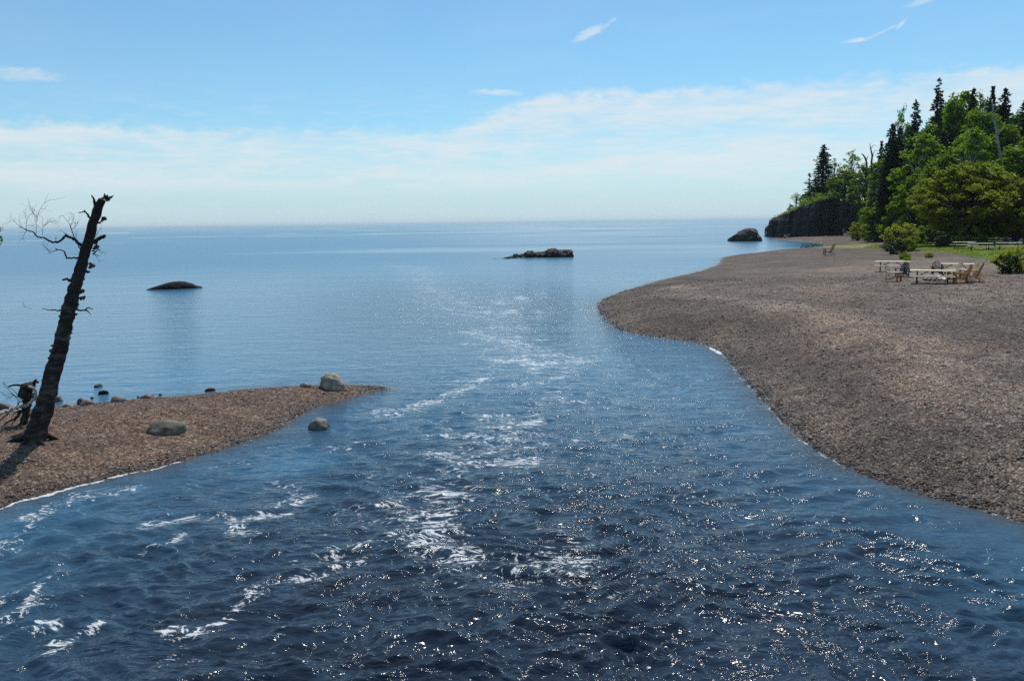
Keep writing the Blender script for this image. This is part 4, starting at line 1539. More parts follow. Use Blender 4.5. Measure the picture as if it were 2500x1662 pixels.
# tufts of weed on the gravel
def grass_tuft(px, py, wpx, hpx, label, seed):
    rng = np.random.default_rng(seed)
    p_ = hit(px, py)
    r_ = math.hypot(p_.x, p_.y)
    W, Hh = wpx / FPX * r_ / 2, hpx / FPX * r_
    n = 420
    a = rng.uniform(0, 6.28, n)
    rd = np.sqrt(rng.random(n)) * W
    bx, by = np.cos(a) * rd, np.sin(a) * rd
    hgt = Hh * rng.uniform(0.5, 1.0, n) * (1 - 0.45 * (rd / W) ** 2)
    lx, ly = rng.normal(0, 0.3, n) * hgt, rng.normal(0, 0.3, n) * hgt
    wd = 0.014 + 0.010 * rng.random(n)
    ta = rng.uniform(0, 3.14, n)
    v = np.zeros((n, 4, 3))
    v[:, 0] = np.stack([bx - wd * np.cos(ta), by - wd * np.sin(ta), np.full(n, -0.05)], -1)
    v[:, 1] = np.stack([bx + wd * np.cos(ta), by + wd * np.sin(ta), np.full(n, -0.05)], -1)
    v[:, 2] = np.stack([bx + lx + wd * .5 * np.cos(ta), by + ly + wd * .5 * np.sin(ta), hgt], -1)
    v[:, 3] = np.stack([bx + lx - wd * .5 * np.cos(ta), by + ly - wd * .5 * np.sin(ta), hgt], -1)
    me_ = np_mesh('grass_tuft', v.reshape(-1, 3), np.arange(4 * n).reshape(n, 4), [M['grass']], False, None, {'rnd': rng.random(n)})
    o_ = link('grass_tuft', me_, None, p_)
    tag(o_, label, 'grass tuft', 'weed tufts on the gravel')


grass_tuft(2209, 633, 20, 17, 'green weed tuft on the gravel behind the left picnic table', 1)
grass_tuft(2215, 640, 12, 12, 'small weed sprig just right of the blue chair by the left table', 2)
grass_tuft(2268, 630, 15, 13, 'compact round weed tuft alone on the gravel behind the tables', 3)


# grass and weeds as one mass
def blades_mass(name, pts, hts, seed, mat, wd0=0.05):
    rng = np.random.default_rng(seed)
    n = len(pts)
    ta = rng.uniform(0, 3.14, n)
    lx, ly = rng.normal(0, 0.35, n) * hts, rng.normal(0, 0.35, n) * hts
    wd = wd0 * rng.uniform(0.6, 1.3, n)
    b0 = np.stack([pts[:, 0] - wd * np.cos(ta), pts[:, 1] - wd * np.sin(ta), pts[:, 2] - 0.03], -1)
    b1 = np.stack([pts[:, 0] + wd * np.cos(ta), pts[:, 1] + wd * np.sin(ta), pts[:, 2] - 0.03], -1)
    tp = np.stack([pts[:, 0] + lx, pts[:, 1] + ly, pts[:, 2] + hts], -1)
    v = np.stack([b0, b1, tp], 1).reshape(-1, 3)
    me_ = np_mesh(name, v, np.arange(3 * n).reshape(n, 3), [mat], False, None, {'rnd': rng.random(n)})
    o_ = link(name, me_)
    tag(o_, kind='stuff')
    return o_


rng = np.random.default_rng(77)
n = 220000
x = rng.uniform(20, 100, n)
y = rng.uniform(45, 125, n)
gsum = sstep(poly_sd(x, y, GRASS_POLY), -2.0, 2.0)
kp = (gsum > 0.06) & (gsum * 0.9 + 0.5 * fbm(x * 0.5, y * 0.5, 131, 3) > 0.42)
x, y = x[kp], y[kp]
z, _, _ = terrain(x, y)
blades_mass('grass', np.stack([x, y, z], -1), rng.uniform(0.05, 0.16, len(x)), 5, M['grass'], 0.035)

# undergrowth under and between the forest trees and along the cliff rim
n = 70000
x = rng.uniform(76, 190, n)
y = rng.uniform(100, 240, n)
hd_ = poly_sd(x, y, HILL)
kp = (hd_ > -2.5) & (hd_ < 26) & (fbm(x * 0.25, y * 0.25, 141, 2) > -0.6)
x, y = x[kp], y[kp]
z, _, _ = terrain(x, y)
pts = np.stack([x, y, z + rng.uniform(0.0, 1.6, len(x)) ** 1.3], -1)
v, f_ = leaf_quads(pts, np.full(len(pts), 0.42), rng, 0.5, 1.3)
o = link('undergrowth', np_mesh('undergrowth', v, f_, [M['birch']], False, None, {'rnd': rng.random(len(f_)) * 0.7}))
tag(o, kind='stuff')
rim = [p_ for p_ in CL_RIM[:150]]
pts = []
for (a, b_, c_) in rim:
    dx, dy = cxm - a, cym - b_
    L = math.hypot(dx, dy)
    for _ in range(70):
        s_ = random.uniform(0.2, 5.0)
        if c_ < 7.0 and random.random() < 0.75:
            continue
        pts.append((a + dx / L * s_ + random.gauss(0, .3), b_ + dy / L * s_ + random.gauss(0, .3),
                    c_ + 0.10 * s_ - 0.1 + random.random() ** 1.3 * (0.35 + max(0.0, 1.0 + 2.2 * mnoise.noise(Vector((a * 0.45, b_ * 0.45, 2)))) * (1.3 if c_ > 8 else 0.4))))
pts = np.array(pts)
v, f_ = leaf_quads(pts, np.full(len(pts), 0.34), rng, 0.6, 1.3)
o = link('cliff_top_shrubbery', np_mesh('cliff_top_shrubbery', v, f_, [M['birch']], False, None, {'rnd': rng.random(len(f_)) * 0.7}))
tag(o, kind='stuff')


# ---- bare snags behind the cliff and the leaning white trunk
def px_line(pts, r_):
    return [at_r(a, b_, r_) for a, b_ in pts]


def z1(X, Y):
    return (1750 + X / 3.136, 150 + Y / 3.136)


mb = MB()
L_ = px_line([z1(1186, 900), z1(1184, 780), z1(1190, 720), z1(1178, 670), z1(1172, 628)], 214)
mb.tube(L_, [0.28, 0.24, 0.20, 0.14, 0.05], 6)
e = empty('dead_tree', L_[0])
mb.v = [tuple(Vector(v_) - L_[0]) for v_ in mb.v]
mb.build('trunk', M['bark'], e)
mb = MB()
for seg in ([(1184, 760), (1200, 715), (1225, 710)], [(1178, 675), (1200, 640), (1230, 650)], [(1188, 720), (1215, 680), (1262, 690)]):
    mb.tube([p - L_[0] for p in px_line([z1(*q) for q in seg], 214.3)], [0.09, 0.06, 0.02], 4)
mb.build('branch', M['bark'], e)
tag(e, 'taller bare grey snag between the cliff top trees and the forest', 'dead tree')
mb = MB()
L_ = px_line([z1(1150, 900), z1(1148, 780), z1(1138, 745), z1(1120, 715), z1(1106, 706)], 217)
mb.tube([p - L_[0] for p in L_], [0.25, 0.22, 0.20, 0.14, 0.05], 6)
mb.tube([p - L_[0] for p in px_line([z1(1142, 760), z1(1153, 735), z1(1158, 722)], 217)], [0.12, 0.1, 0.05], 5)
e = empty('dead_tree', L_[0])
mb.build('trunk', M['bark'], e)
tag(e, 'shorter crooked bare snag left of the taller one', 'dead tree')
mb = MB()
L_ = px_line([(2444, 420), (2443, 384), (2437, 350), (2431, 310), (2425, 268), (2421, 245)], 146)
mb.tube([p - L_[0] for p in L_], [0.22, 0.20, 0.18, 0.15, 0.10, 0.04], 7, rough=0.2)
e = empty('leaning_birch_trunk', L_[0])
mb.build('trunk', M['birchbark'], e, True)
mb = MB()
for seg in ([(2431, 310), (2424, 295), (2416, 282)], [(2427, 280), (2436, 262), (2440, 250)], [(2434, 335), (2446, 318), (2452, 305)]):
    mb.tube([p - L_[0] for p in px_line(seg, 146)], [0.06, 0.04, 0.02], 4)
mb.build('branch', M['birchbark'], e)
tag(e, 'white leaning birch trunk without leaves in front of the forest', 'dead tree')


# ------------------------------------------------------------------ the leaning dead birch on the left spit
def bark_birch():
    m, t, b, out = new_mat('old_birch_bark')
    tc = t.node('ShaderNodeTexCoord').outputs['Object']
    sp = t.node('ShaderNodeSeparateXYZ')
    t.set(sp, 0, tc)
    mp = t.node('ShaderNodeMapping')
    t.set(mp, 'Vector', tc)
    mp.inputs['Scale'].default_value = (3, 3, 11)
    n = t.noise(mp.outputs[0], 1.0, 6.0, 0.6, 0.3)
    n2 = t.noise(tc, 2.2, 5.0, 0.6)
    n3 = t.noise(tc, 26.0, 4.0, 0.65)
    pale = t.ss(t.math('ADD', t.math('MULTIPLY', n, 0.6), t.math('MULTIPLY', n2, 0.4)), 0.46, 0.60)
    c = t.mix(pale, (0.028, 0.023, 0.020), (0.095, 0.085, 0.078))
    hi = t.ss(sp.outputs[2], 2.6, 3.9)
    c = t.mix(t.math('MULTIPLY', hi, 0.85), c, (0.030, 0.024, 0.020))
    c = t.mix(t.math('MULTIPLY', t.ss(t.noise(tc, 3.3, 3.0), 0.60, 0.72), 0.5), c, (0.035, 0.055, 0.014))
    t.set(b, 'Base Color', c)
    b.inputs['Roughness'].default_value = 0.9
    b.inputs['Specular IOR Level'].default_value = 0.2
    bp = t.node('ShaderNodeBump')
    bp.inputs['Strength'].default_value = 0.9
    bp.inputs['Distance'].default_value = 0.03
    t.set(bp, 'Height', t.math('ADD', n, t.math('MULTIPLY', n3, 0.5)))
    t.set(b, 'Normal', bp.outputs[0])
    return m


M['oldbirch'] = bark_birch()
base = hit(86, 1078)
RT = math.hypot(base.x, base.y)


def Q(X, Y):      # coordinates of an enlarged crop of the photograph, x and y scaled by 5.2267
    return (X / 5.2267, 460 + Y / 5.2267)


def rel(pt, r_=RT):
    return at_r(pt[0], pt[1], r_) - base


tree = empty('dead_birch', base)
tag(tree, 'bare broken topped dead birch leaning right on the left gravel spit', 'dead tree')
trk = [(84, 1092, 25), (88, 1062, 22.5), (98, 1025, 21), (109, 990, 20), (119, 950, 18.5), (131, 905, 17.5), (141, 870, 16.5), (150, 835, 16), (159, 795, 15.5),
       (166, 765, 15), (175, 730, 14.6), (184, 700, 13.2), (193, 668, 12.2), (205, 625, 11.6), (217, 585, 10.8), (227, 545, 10.2), (239, 510, 9.6), (250, 487, 7.5)]
trunk_pts, trunk_r = [], []
for i, (a, b_, w2) in enumerate(trk):
    r_ = RT + 0.06 * math.sin(i * 0.6) - 0.30 * i / 17
    trunk_pts.append(rel((a, b_), r_))
    trunk_r.append(w2 / FPX * RT * 0.90)
# denser path
def densify(pts, rad, k_=4):
    P_, R_ = [], []
    for i in range(len(pts) - 1):
        for j in range(k_):
            t_ = j / k_
            P_.append(pts[i].lerp(pts[i + 1], t_))
            R_.append(rad[i] * (1 - t_) + rad[i + 1] * t_)
    P_.append(pts[-1])
    R_.append(rad[-1])
    return P_, R_


PP, RR = densify(trunk_pts, trunk_r, 5)
mb = MB()
mb.tube(PP, RR, 24, True, 0.26, 3)
trunk = mb.build('trunk', M['oldbirch'], tree, True)
# splintered top
mb = MB()
top = trunk_pts[-1]
for (X, Y, X2, Y2, wd) in ((1330, 120, 1335, 60, 12), (1310, 130, 1300, 108, 10), (1350, 120, 1375, 80, 14), (1370, 125, 1455, 88, 13), (1345, 130, 1400, 105, 20), (1380, 140, 1430, 96, 9)):
    a, b_ = rel(Q(X, Y + 14), RT + random.uniform(-.05, .05)), rel(Q(X2, Y2), RT + random.uniform(-.05, .05))
    mb.tube([a, a.lerp(b_, .5) + Vector((0, random.uniform(-.02, .02), 0)), b_], [wd * 1.6 / 5.2267 / FPX * RT, wd * 1.1 / 5.2267 / FPX * RT, 0.004], 5, True, 0.5)
mb.build('broken_top', M['oldbirch'], trunk)
# shelf fungus, torn bark and stubs down the right side: chunky pieces of their own
def kz(X, Y):    # crop 0..400 x 420..1220, scale 1.96
    return (X / 1.96, 420 + Y / 1.96)


knobs = [(1330, 385, 34), (1310, 400, 22), (1235, 745, 34), (1215, 700, 26), (1175, 985, 34), (1150, 1010, 24), (1125, 1065, 24), (1095, 1060, 26), (1050, 1310, 30), (1030, 1330, 22),
         (1045, 1400, 34), (990, 1480, 20), (1240, 180, 20), (1150, 960, 22), (1070, 1160, 16), (1205, 770, 22), (980, 1510, 18), (1265, 440, 20), (1190, 800, 16),
         (1140, 500, 12), (1300, 420, 18)]
pts2 = [(Q(X, Y), s_) for X, Y, s_ in knobs]
pts2 += [(kz(X, Y), s_) for X, Y, s_ in ((330, 795, 26), (340, 770, 20), (318, 815, 22), (245, 855, 26), (235, 890, 20), (250, 830, 18), (305, 870, 16), (360, 680, 24), (290, 690, 26),
                                         (292, 710, 22), (350, 700, 20), (285, 940, 12), (265, 1020, 12))]
for (pt, s_) in pts2:
    p_ = rel(pt, RT + random.uniform(-0.06, 0.06))
    rr_ = s_ / 5.2267 / FPX * RT * 0.85
    bm = bmesh.new()
    bmesh.ops.create_icosphere(bm, subdivisions=2, radius=rr_)
    sd = random.uniform(0, 50)
    for v_ in bm.verts:
        n_ = v_.co.normalized()
        v_.co *= 1 + 0.9 * mnoise.noise(n_ * 1.9 + Vector((sd, 0, 0)))
        v_.co.z *= 0.75
    me = bpy.data.meshes.new('bark_knob')
    bm.to_mesh(me)
    bm.free()
    me.materials.append(M['oldbirch'])
    link('bark_knob', me, tree, p_)


def branch(pts, w0, w1, name='branch', n=6, conv=Q, r0=RT, dr=0.0, mat='oldbirch', par=None, relf=None):
    m_ = len(pts)
    P_ = [(relf or rel)(conv(*p_), r0 + dr * i / max(1, m_ - 1)) for i, p_ in enumerate(pts)]
    R_ = [(w0 + (w1 - w0) * i / (m_ - 1)) / 5.2267 / FPX * RT / 2 for i in range(m_)]
    if m_ > 2:
        P_, R_ = densify(P_, R_, 3)
        for i in range(1, len(P_) - 1):
            P_[i] = P_[i] + Vector((random.gauss(0, 1), random.gauss(0, 1), random.gauss(0, 1))) * R_[i] * 0.35
    b = MB()
    b.tube(P_, R_, n, True, 0.35, random.random() * 9)
    return b.build(name, M[mat], par or tree, True)


branch([(1210, 230), (1205, 170), (1185, 120), (1165, 88)], 34, 12)
branch([(1250, 250), (1245, 200), (1240, 175)], 40, 26)
branch([(1175, 410), (1150, 365), (1110, 320), (1080, 300), (1000, 310)], 34, 8)
branch([(1090, 305), (1072, 272)], 20, 8)
b1 = branch([(1085, 770), (1050, 735), (1010, 700), (960, 650), (900, 622), (845, 595), (820, 615), (790, 655), (745, 680), (710, 690), (650, 680), (590, 648), (540, 625), (490, 625), (450, 595),
             (440, 570), (400, 550), (340, 535), (290, 505), (240, 490)], 36, 6, dr=-0.7)
branch([(845, 595), (835, 572)], 22, 8)
branch([(1050, 890), (1010, 890), (940, 885), (850, 890), (830, 850), (825, 810), (790, 790), (735, 780), (700, 762)], 26, 8, dr=-0.3)
branch([(735, 785), (700, 795), (660, 805)], 10, 3, dr=-0.1, r0=RT - 0.3)
branch([(1045, 830), (1020, 770), (985, 690), (940, 610), (915, 530), (885, 450)], 16, 7, dr=-0.4)
branch([(930, 1215), (910, 1180), (880, 1165), (840, 1158), (800, 1165)], 40, 22)
branch([(1115, 660), (1110, 620), (1090, 585)], 26, 12)
branch([(1210, 690), (1250, 655), (1300, 620), (1345, 605)], 40, 36)
branch([(1330, 610), (1338, 585)], 14, 8)
branch([(1185, 840), (1215, 815), (1245, 785), (1290, 780)], 18, 6, dr=-.15)
branch([(1200, 835), (1240, 855), (1270, 870)], 12, 3, dr=-.1)
branch([(1065, 1410), (1085, 1370)], 26, 20)
branch([(1050, 1330), (1060, 1300)], 26, 20)
branch([(960, 1540), (1020, 1555), (1085, 1550), (1130, 1520), (1190, 1540)], 26, 8, dr=-.2)
branch([(1095, 1555), (1130, 1575), (1165, 1620)], 18, 6, dr=-.1, r0=RT - .1)
branch([(850, 1500), (820, 1495), (785, 1508)], 26, 16)
branch([(840, 1525), (800, 1545), (745, 1560), (700, 1548), (640, 1555), (590, 1545), (535, 1530)], 22, 6, dr=-.25)
# fine twigs
def twigs(start, ang, length, depth_, w0, r_, parent, rng_):
    """short crooked twig that forks; works in crop units"""
    pts = [start]
    a = ang
    seg = length / 4
    for i in range(4):
        a += rng_.gauss(0, 0.22)
        pts.append((pts[-1][0] + math.cos(a) * seg, pts[-1][1] - math.sin(a) * seg))
    o_ = branch(pts, w0, w0 * 0.45, 'twig', 4, r0=r_, dr=rng_.uniform(-.15, .15), par=parent)
    if depth_ > 0:
        for k_ in (1, 2, 3, 4):
            if rng_.random() < 0.8:
                twigs(pts[k_], a + rng_.choice((-1, 1)) * rng_.uniform(0.4, 0.95), length * rng_.uniform(0.45, 0.7), depth_ - 1, w0 * 0.62, r_, parent, rng_)


rg_ = random.Random(4)
tw = empty('twigs', (0, 0, 0))
tw.parent = tree
for st, ang, L_, dp in (((460, 590), 1.50, 300, 2), ((475, 420), 1.72, 330, 1), ((540, 600), 1.75, 230, 2), ((560, 480), 0.75, 190, 2), ((340, 530), 1.9, 200, 2), ((330, 520), 2.75, 210, 2),
                        ((470, 380), 2.3, 200, 1), ((885, 450), 2.2, 130, 2), ((905, 500), 1.5, 170, 2), ((920, 520), 0.7, 130, 2), ((850, 595), 2.4, 100, 1), ((960, 640), 0.6, 90, 1),
                        ((700, 690), 1.4, 60, 1), ((680, 820), 2.7, 130, 1), ((640, 840), 2.0, 180, 1), ((1040, 830), 2.8, 110, 1), ((1240, 790), 0.1, 100, 1), ((1220, 620), 1.0, 140, 1),
                        ((400, 1540), 3.0, 110, 1), ((340, 540), 4.1, 130, 1), ((1210, 850), -0.3, 110, 1)):
    twigs(st, ang, L_, dp, 4.6, RT - 0.45 if st[0] < 900 else RT, tree, rg_)
bpy.data.objects.remove(tw)

# roots at the foot
mb = MB()
for a, L_, w0 in ((2.9, 0.9, 0.10), (3.5, 0.7, 0.12), (4.3, 0.45, 0.12), (5.4, 0.5, 0.10), (2.3, 0.6, 0.08), (0.3, 0.4, .1)):
    c = Vector((math.cos(a), math.sin(a), 0))
    s0 = Vector((0.0, 0.1, 0.22)) + c * 0.12
    p1 = c * 0.45 * L_ + Vector((0, 0.1, 0.10))
    p2 = c * L_ + Vector((0.05, 0.12, 0))
    p2.z = gz(base.x + p2.x, base.y + p2.y) - base.z - 0.03
    mb.tube([s0, p1, p2], [w0, w0 * 0.7, w0 * 0.25], 7, True, 0.3)
mb.build('root', M['oldbirch'], tree, True)


# ---- driftwood stump behind it with its log, pale branch and roots
def V(X, Y):     # crop 0..300 x 860..1160, scale 5.2267
    return (X / 5.2267, 860 + Y / 5.2267)


RS = RT + 1.9
sb = at_r(67, 1008, RS)
sb.z = gz(sb.x, sb.y)


def rel_s(pt, r_=RS):
    return at_r(pt[0], pt[1], r_) - sb


stump = empty('driftwood_stump', sb)
tag(stump, 'dark upturned driftwood stump with roots behind the leaning dead birch', 'driftwood')


def sbranch(pts, w0, w1, name, mat, dr=0.0, r0=RS, n=7):
    return branch(pts, w0 * 1.1, w1 * 1.1, name, n, V, r0, dr, mat, stump, rel_s)


sbranch([(330, 900), (340, 760), (350, 640), (355, 560), (350, 480), (365, 430)], 70, 120, 'stem', 'bark')
sbranch([(105, 440), (160, 415), (250, 412), (330, 400), (400, 395), (450, 385), (490, 380)], 16, 30, 'log', 'bark')
sbranch([(410, 440), (430, 400), (450, 355), (470, 345)], 40, 14, 'root', 'bark')
sbranch([(360, 440), (430, 460), (460, 510), (440, 590), (390, 640), (330, 680)], 30, 34, 'branch', 'driftwood', 0.0, RS - 0.25)
sbranch([(330, 680), (250, 690), (170, 705), (90, 745), (0, 775), (-80, 810)], 40, 42, 'branch', 'driftwood', -0.3, RS - 0.25)
for pts, w0 in (([(320, 690), (250, 780), (180, 850), (70, 905), (10, 970)], 34), ([(330, 720), (280, 850), (230, 950), (190, 1020)], 34), ([(300, 720), (220, 830), (160, 900), (140, 970)], 22),
                ([(260, 740), (180, 780), (150, 820)], 18), ([(320, 830), (290, 900), (250, 960)], 18), ([(160, 730), (80, 800), (20, 850), (-40, 940)], 22), ([(240, 690), (230, 640), (290, 620)], 18)):
    sbranch(pts, w0, w0 * 0.3, 'root', 'bark', -0.5, RS - 0.15, 5)
for pts in ([(330, 650), (250, 570), (170, 480), (60, 410), (20, 390)], [(300, 640), (240, 580), (170, 535), (60, 540), (0, 500)], [(260, 640), (190, 560), (100, 470)], [(170, 540), (120, 590), (60, 600)],
            [(60, 410), (50, 370)], [(110, 460), (40, 430)], [(120, 570), (60, 560)]):
    sbranch(pts, 8, 3, 'twig', 'bark', -0.2, RS - 0.1, 4)

# ---- a sprig of living birch reaching in at the left edge
rb = 8.0
sprig_base = at_r(-60, 560, rb)
sprig = empty('birch_sprig', sprig_base)
tag(sprig, 'sprig of green birch leaves poking in at the left edge of the picture', 'branch')
mb = MB()
sp_paths = [[(-60, 540), (-30, 548), (-12, 556), (2, 563)], [(-60, 560), (-25, 572), (-8, 578), (4, 582)], [(-60, 580), (-30, 590), (-8, 594), (0, 596)]]
for pth in sp_paths:
    mb.tube([at_r(a, b_, rb) - sprig_base for a, b_ in pth], [0.006, 0.004, 0.003, 0.002], 5)
mb.tube([at_r(-60, y_, rb) - sprig_base for y_ in (500, 560, 620)], [0.010, 0.009, 0.007], 6)
mb.build('twig', M['bark'], sprig)
rng = np.random.default_rng(8)
cs = []
for pth in sp_paths:
    for (a, b_) in pth[1:]:
        for _ in range(4):
            cs.append(at_r(a + rng.normal(0, 4), b_ + rng.normal(0, 3.5), rb + rng.normal(0, .03)) - sprig_base)
cs = np.array([tuple(c) for c in cs])
v, f_ = leaf_quads(cs, np.full(len(cs), 0.030), rng, 0.2, 1.3)
link('leaves', np_mesh('leaves', v, f_, [M['grass']], False, None, {'rnd': rng.random(len(f_))}), sprig)


# ------------------------------------------------------------------ furniture
def make_table(topmat, label):
    """2.4 m picnic table on a dark steel frame; long axis X"""
    root = empty('picnic_table')
    for i, y0 in enumerate((-0.30, -0.15, 0.0, 0.15, 0.30)):
        b = MB()
        b.box((0, y0, 0.745), (2.44, 0.140, 0.058))
        b.build('plank', M[topmat], root)
    for y0 in (-0.72, 0.72):
        b = MB()
        b.box((0, y0 - 0.07, 0.435), (2.44, 0.136, 0.055))
        b.build('bench_plank', M[topmat], root)
        b = MB()
        b.box((0, y0 + 0.07, 0.435), (2.44, 0.136, 0.055))
        b.build('bench_plank', M[topmat], root)
    for x0 in (-0.82, 0.82):
        b = MB()
        b.bar((x0, -0.16, 0.72), (x0, -0.42, 0.0), 0.07, 0.05)
        b.bar((x0, 0.16, 0.72), (x0, 0.42, 0.0), 0.07, 0.05)
        b.bar((x0, -0.34, 0.70), (x0, 0.34, 0.70), 0.06, 0.045)
        b.bar((x0, -0.80, 0.39), (x0, 0.80, 0.39), 0.06, 0.05)
        b.build('leg_frame', M['metal'], root)
    b = MB()
    b.bar((-0.80, 0, 0.38), (-0.18, 0, 0.72), 0.05, 0.03, (0, 1, 0))
    b.build('brace', M['metal'], root)
    b = MB()
    b.bar((0.80, 0, 0.38), (0.18, 0, 0.72), 0.05, 0.03, (0, 1, 0))
    b.build('brace', M['metal'], root)
    tag(root, label, 'picnic table')
    return root


def make_chair(mat, backmat, label, frame=None):
    """adirondack chair facing -Y"""
    root = empty('adirondack_chair')
    frame = frame or mat
    b = MB()
    for i in range(6):
        y0 = -0.50 + i * 0.092
        z0 = 0.40 - i * 0.030
        b.box((0, y0, z0), (0.53, 0.082, 0.022), Matrix.Rotation(-0.31, 3, 'X'))
    b.build('seat', M[mat], root)
    b = MB()
    for i in range(7):
        x0 = (i - 3) * 0.082
        L = 0.86 - 0.030 * (i - 3) ** 2 * 0.9
        a = Vector((x0 * 0.86, 0.00, 0.22))
        c = Vector((x0 * 1.10, 0.40 * L / 0.86, 0.22 + L))
        b.bar(a, c, 0.024, 0.080, (0, 1, 0))
    b.build('backrest', M[backmat], root)
    for x_, y_, z_ in ((0.27, 0.10, 0.36), (0.28, 0.20, 0.56), (0.24, 0.34, 0.86)):
        b = MB()
        b.bar((-x_, y_, z_), (x_, y_, z_), 0.05, 0.03)
        b.build('back_rail', M[frame], root)
    for s_ in (-1, 1):
        b = MB()
        b.box((s_ * 0.33, -0.16, 0.590), (0.15, 0.78, 0.034))
        b.build('armrest', M[mat], root)
        b = MB()
        b.box((s_ * 0.285, -0.46, 0.287), (0.026, 0.11, 0.574))
        b.box((s_ * 0.31, -0.46, 0.50), (0.024, 0.08, 0.13))
        b.build('leg', M[frame], root)
        b = MB()
        b.bar((s_ * 0.262, -0.50, 0.34), (s_ * 0.262, 0.48, 0.05), 0.14, 0.022, (0, 0, 1))
        b.build('side_rail', M[frame], root)
        b = MB()
        b.bar((s_ * 0.285, 0.20, 0.06), (s_ * 0.285, 0.24, 0.57), 0.06, 0.022, (0, 1, 0))
        b.build('rear_post', M[frame], root)
    tag(root, label, 'chair')
    return root


def place(o_, px, py, rz, z_off=0.0, tilt=None, scale=None):
    p_ = hit(px, py)
    o_.location = (p_.x, p_.y, gz(p_.x, p_.y) + z_off)
    o_.rotation_euler = (tilt[0] if tilt else 0, tilt[1] if tilt else 0, rz)
    if scale:
        o_.scale = (scale,) * 3
    return o_


def faced(px, deg):
    """z rotation so that +Y of the thing points away from the camera, turned by deg (counter-clockwise)"""
    d = ray(px, 600)
    return math.atan2(-d.x, d.y) + math.radians(deg)


GT, GC = 'picnic tables on the gravel', 'adirondack chairs round the gravel tables'
t0 = make_table('cream', 'nearest cream picnic table, closest to the river on the gravel')
t0['group'] = GT
place(t0, 2275, 691, faced(2275, -1))
t1 = copy_tree(t0)
tag(t1, 'cream picnic table at the left of the gravel group, behind the tan chair', group=GT)
place(t1, 2178, 663, faced(2178, 2))
t2 = copy_tree(t0)
tag(t2, 'cream picnic table at the back right of the gravel group', group=GT)
place(t2, 2333, 672, faced(2333, 1))
cA = make_chair('cream', 'greywood', 'tan chair facing right at the left end of the gravel group', 'orange')
tag(cA, group=GC)
place(cA, 2176, 687, faced(2176, 68))
cB = make_chair('bluepaint', 'bluepaint', 'navy chair turned away next to the left gravel table')
tag(cB, group=GC)
place(cB, 2204, 677, faced(2204, 205))
cC = copy_tree(cB)
tag(cC, 'navy chair with its slatted back to us in the middle of the gravel group', group=GC)
place(cC, 2287, 674, faced(2287, 172))
cD = copy_tree(cA)
tag(cD, 'wooden chair facing left, pale back, furthest back of the right hand chairs', group=GC)
place(cD, 2330, 680, faced(2330, -62))
cE = make_chair('orange', 'orange', 'orange wooden chair facing left at the right end of the nearest table', 'orange')
tag(cE, group=GC)
place(cE, 2352, 691, faced(2352, -78))
cF = copy_tree(cD)
tag(cF, 'wooden chair facing left with a pale back, between the two orange ones', group=GC)
place(cF, 2368, 682, faced(2368, -64))
cG = copy_tree(cE)
tag(cG, 'orange wooden chair furthest right of the gravel group, facing left', group=GC)
place(cG, 2380, 687, faced(2380, -84))
# the lone chair by the lake
cL = make_chair('driftwood', 'orange', 'lone weathered chair facing the lake at the edge of the far beach', 'driftwood')
place(cL, 2026, 623, faced(2026, -76), scale=1.30)

GG = 'picnic tables round the fire ring on the grass'
for lab, a, b_, dg in (('grey picnic table end on at the left of the grass group', 2352, 607, 28),
                       ('long picnic table nearest to us in the middle of the grass group', 2392, 611, -3),
                       ('picnic table standing at the back of the grass group', 2440, 597, 2),
                       ('picnic table at the right of the grass group beside the bush', 2462, 610, 4)):
    c = copy_tree(t0)
    tag(c, lab, group=GG)
    place(c, a, b_, faced(a, dg))
GH = 'chairs round the fire ring on the grass'
for lab, a, b_, dg, src in (('navy chair seen between the left tables on the grass', 2380, 602, 180, cB),
                            ('dark chair among the shadows under the right grass table', 2459, 601, 150, cB),
                            ('blue grey chair sticking up behind the right hand bush', 2484, 606, -60, None)):
    c = copy_tree(src) if src else make_chair('greypaint', 'greypaint', lab)
    tag(c, lab, 'chair', GH)
    place(c, a, b_, faced(a, dg))


# fire rings and split firewood
def fire_ring(px, py, rad, label, seed):
    p_ = hit(px, py)
    e_ = empty('fire_ring', p_)
    tag(e_, label, 'fire ring')
    for k_ in range(12):
        a = k_ / 12 * 6.283
        o_ = boulder('stone', (math.cos(a) * rad, math.sin(a) * rad, -0.03), (0.30, 0.24, 0.2), seed + k_, M['shorestone'], 2, 0.3, parent=e_, rz=a)
    return e_


fire_ring(2282, 684, 0.55, 'ring of stones for a fire between the gravel tables', 31)
fire_ring(2425, 608, 0.6, 'ring of stones for a fire between the grass tables', 57)


def log(name, pa, pb, r0, r1, mat, label, cat='log', group=None, zo=0.0):
    a, b_ = hit(*pa), hit(*pb)
    a.z += r0 * 0.85 + zo
    b_.z += r1 * 0.85 + zo
    m_ = MB()
    N_ = 9
    pts, rad = [], []
    for i in range(N_ + 1):
        t_ = i / N_
        q = a.lerp(b_, t_)
        q += Vector((random.gauss(0, 1), random.gauss(0, 1), 0)) * r0 * 0.12
        pts.append(q - a)
        rad.append(r0 * (1 - t_) + r1 * t_)
    m_.tube(pts, rad, 10, True, 0.25, random.random() * 9)
    o_ = m_.build(name, M[mat], None, True, a)
    tag(o_, label, cat, group)
    return o_


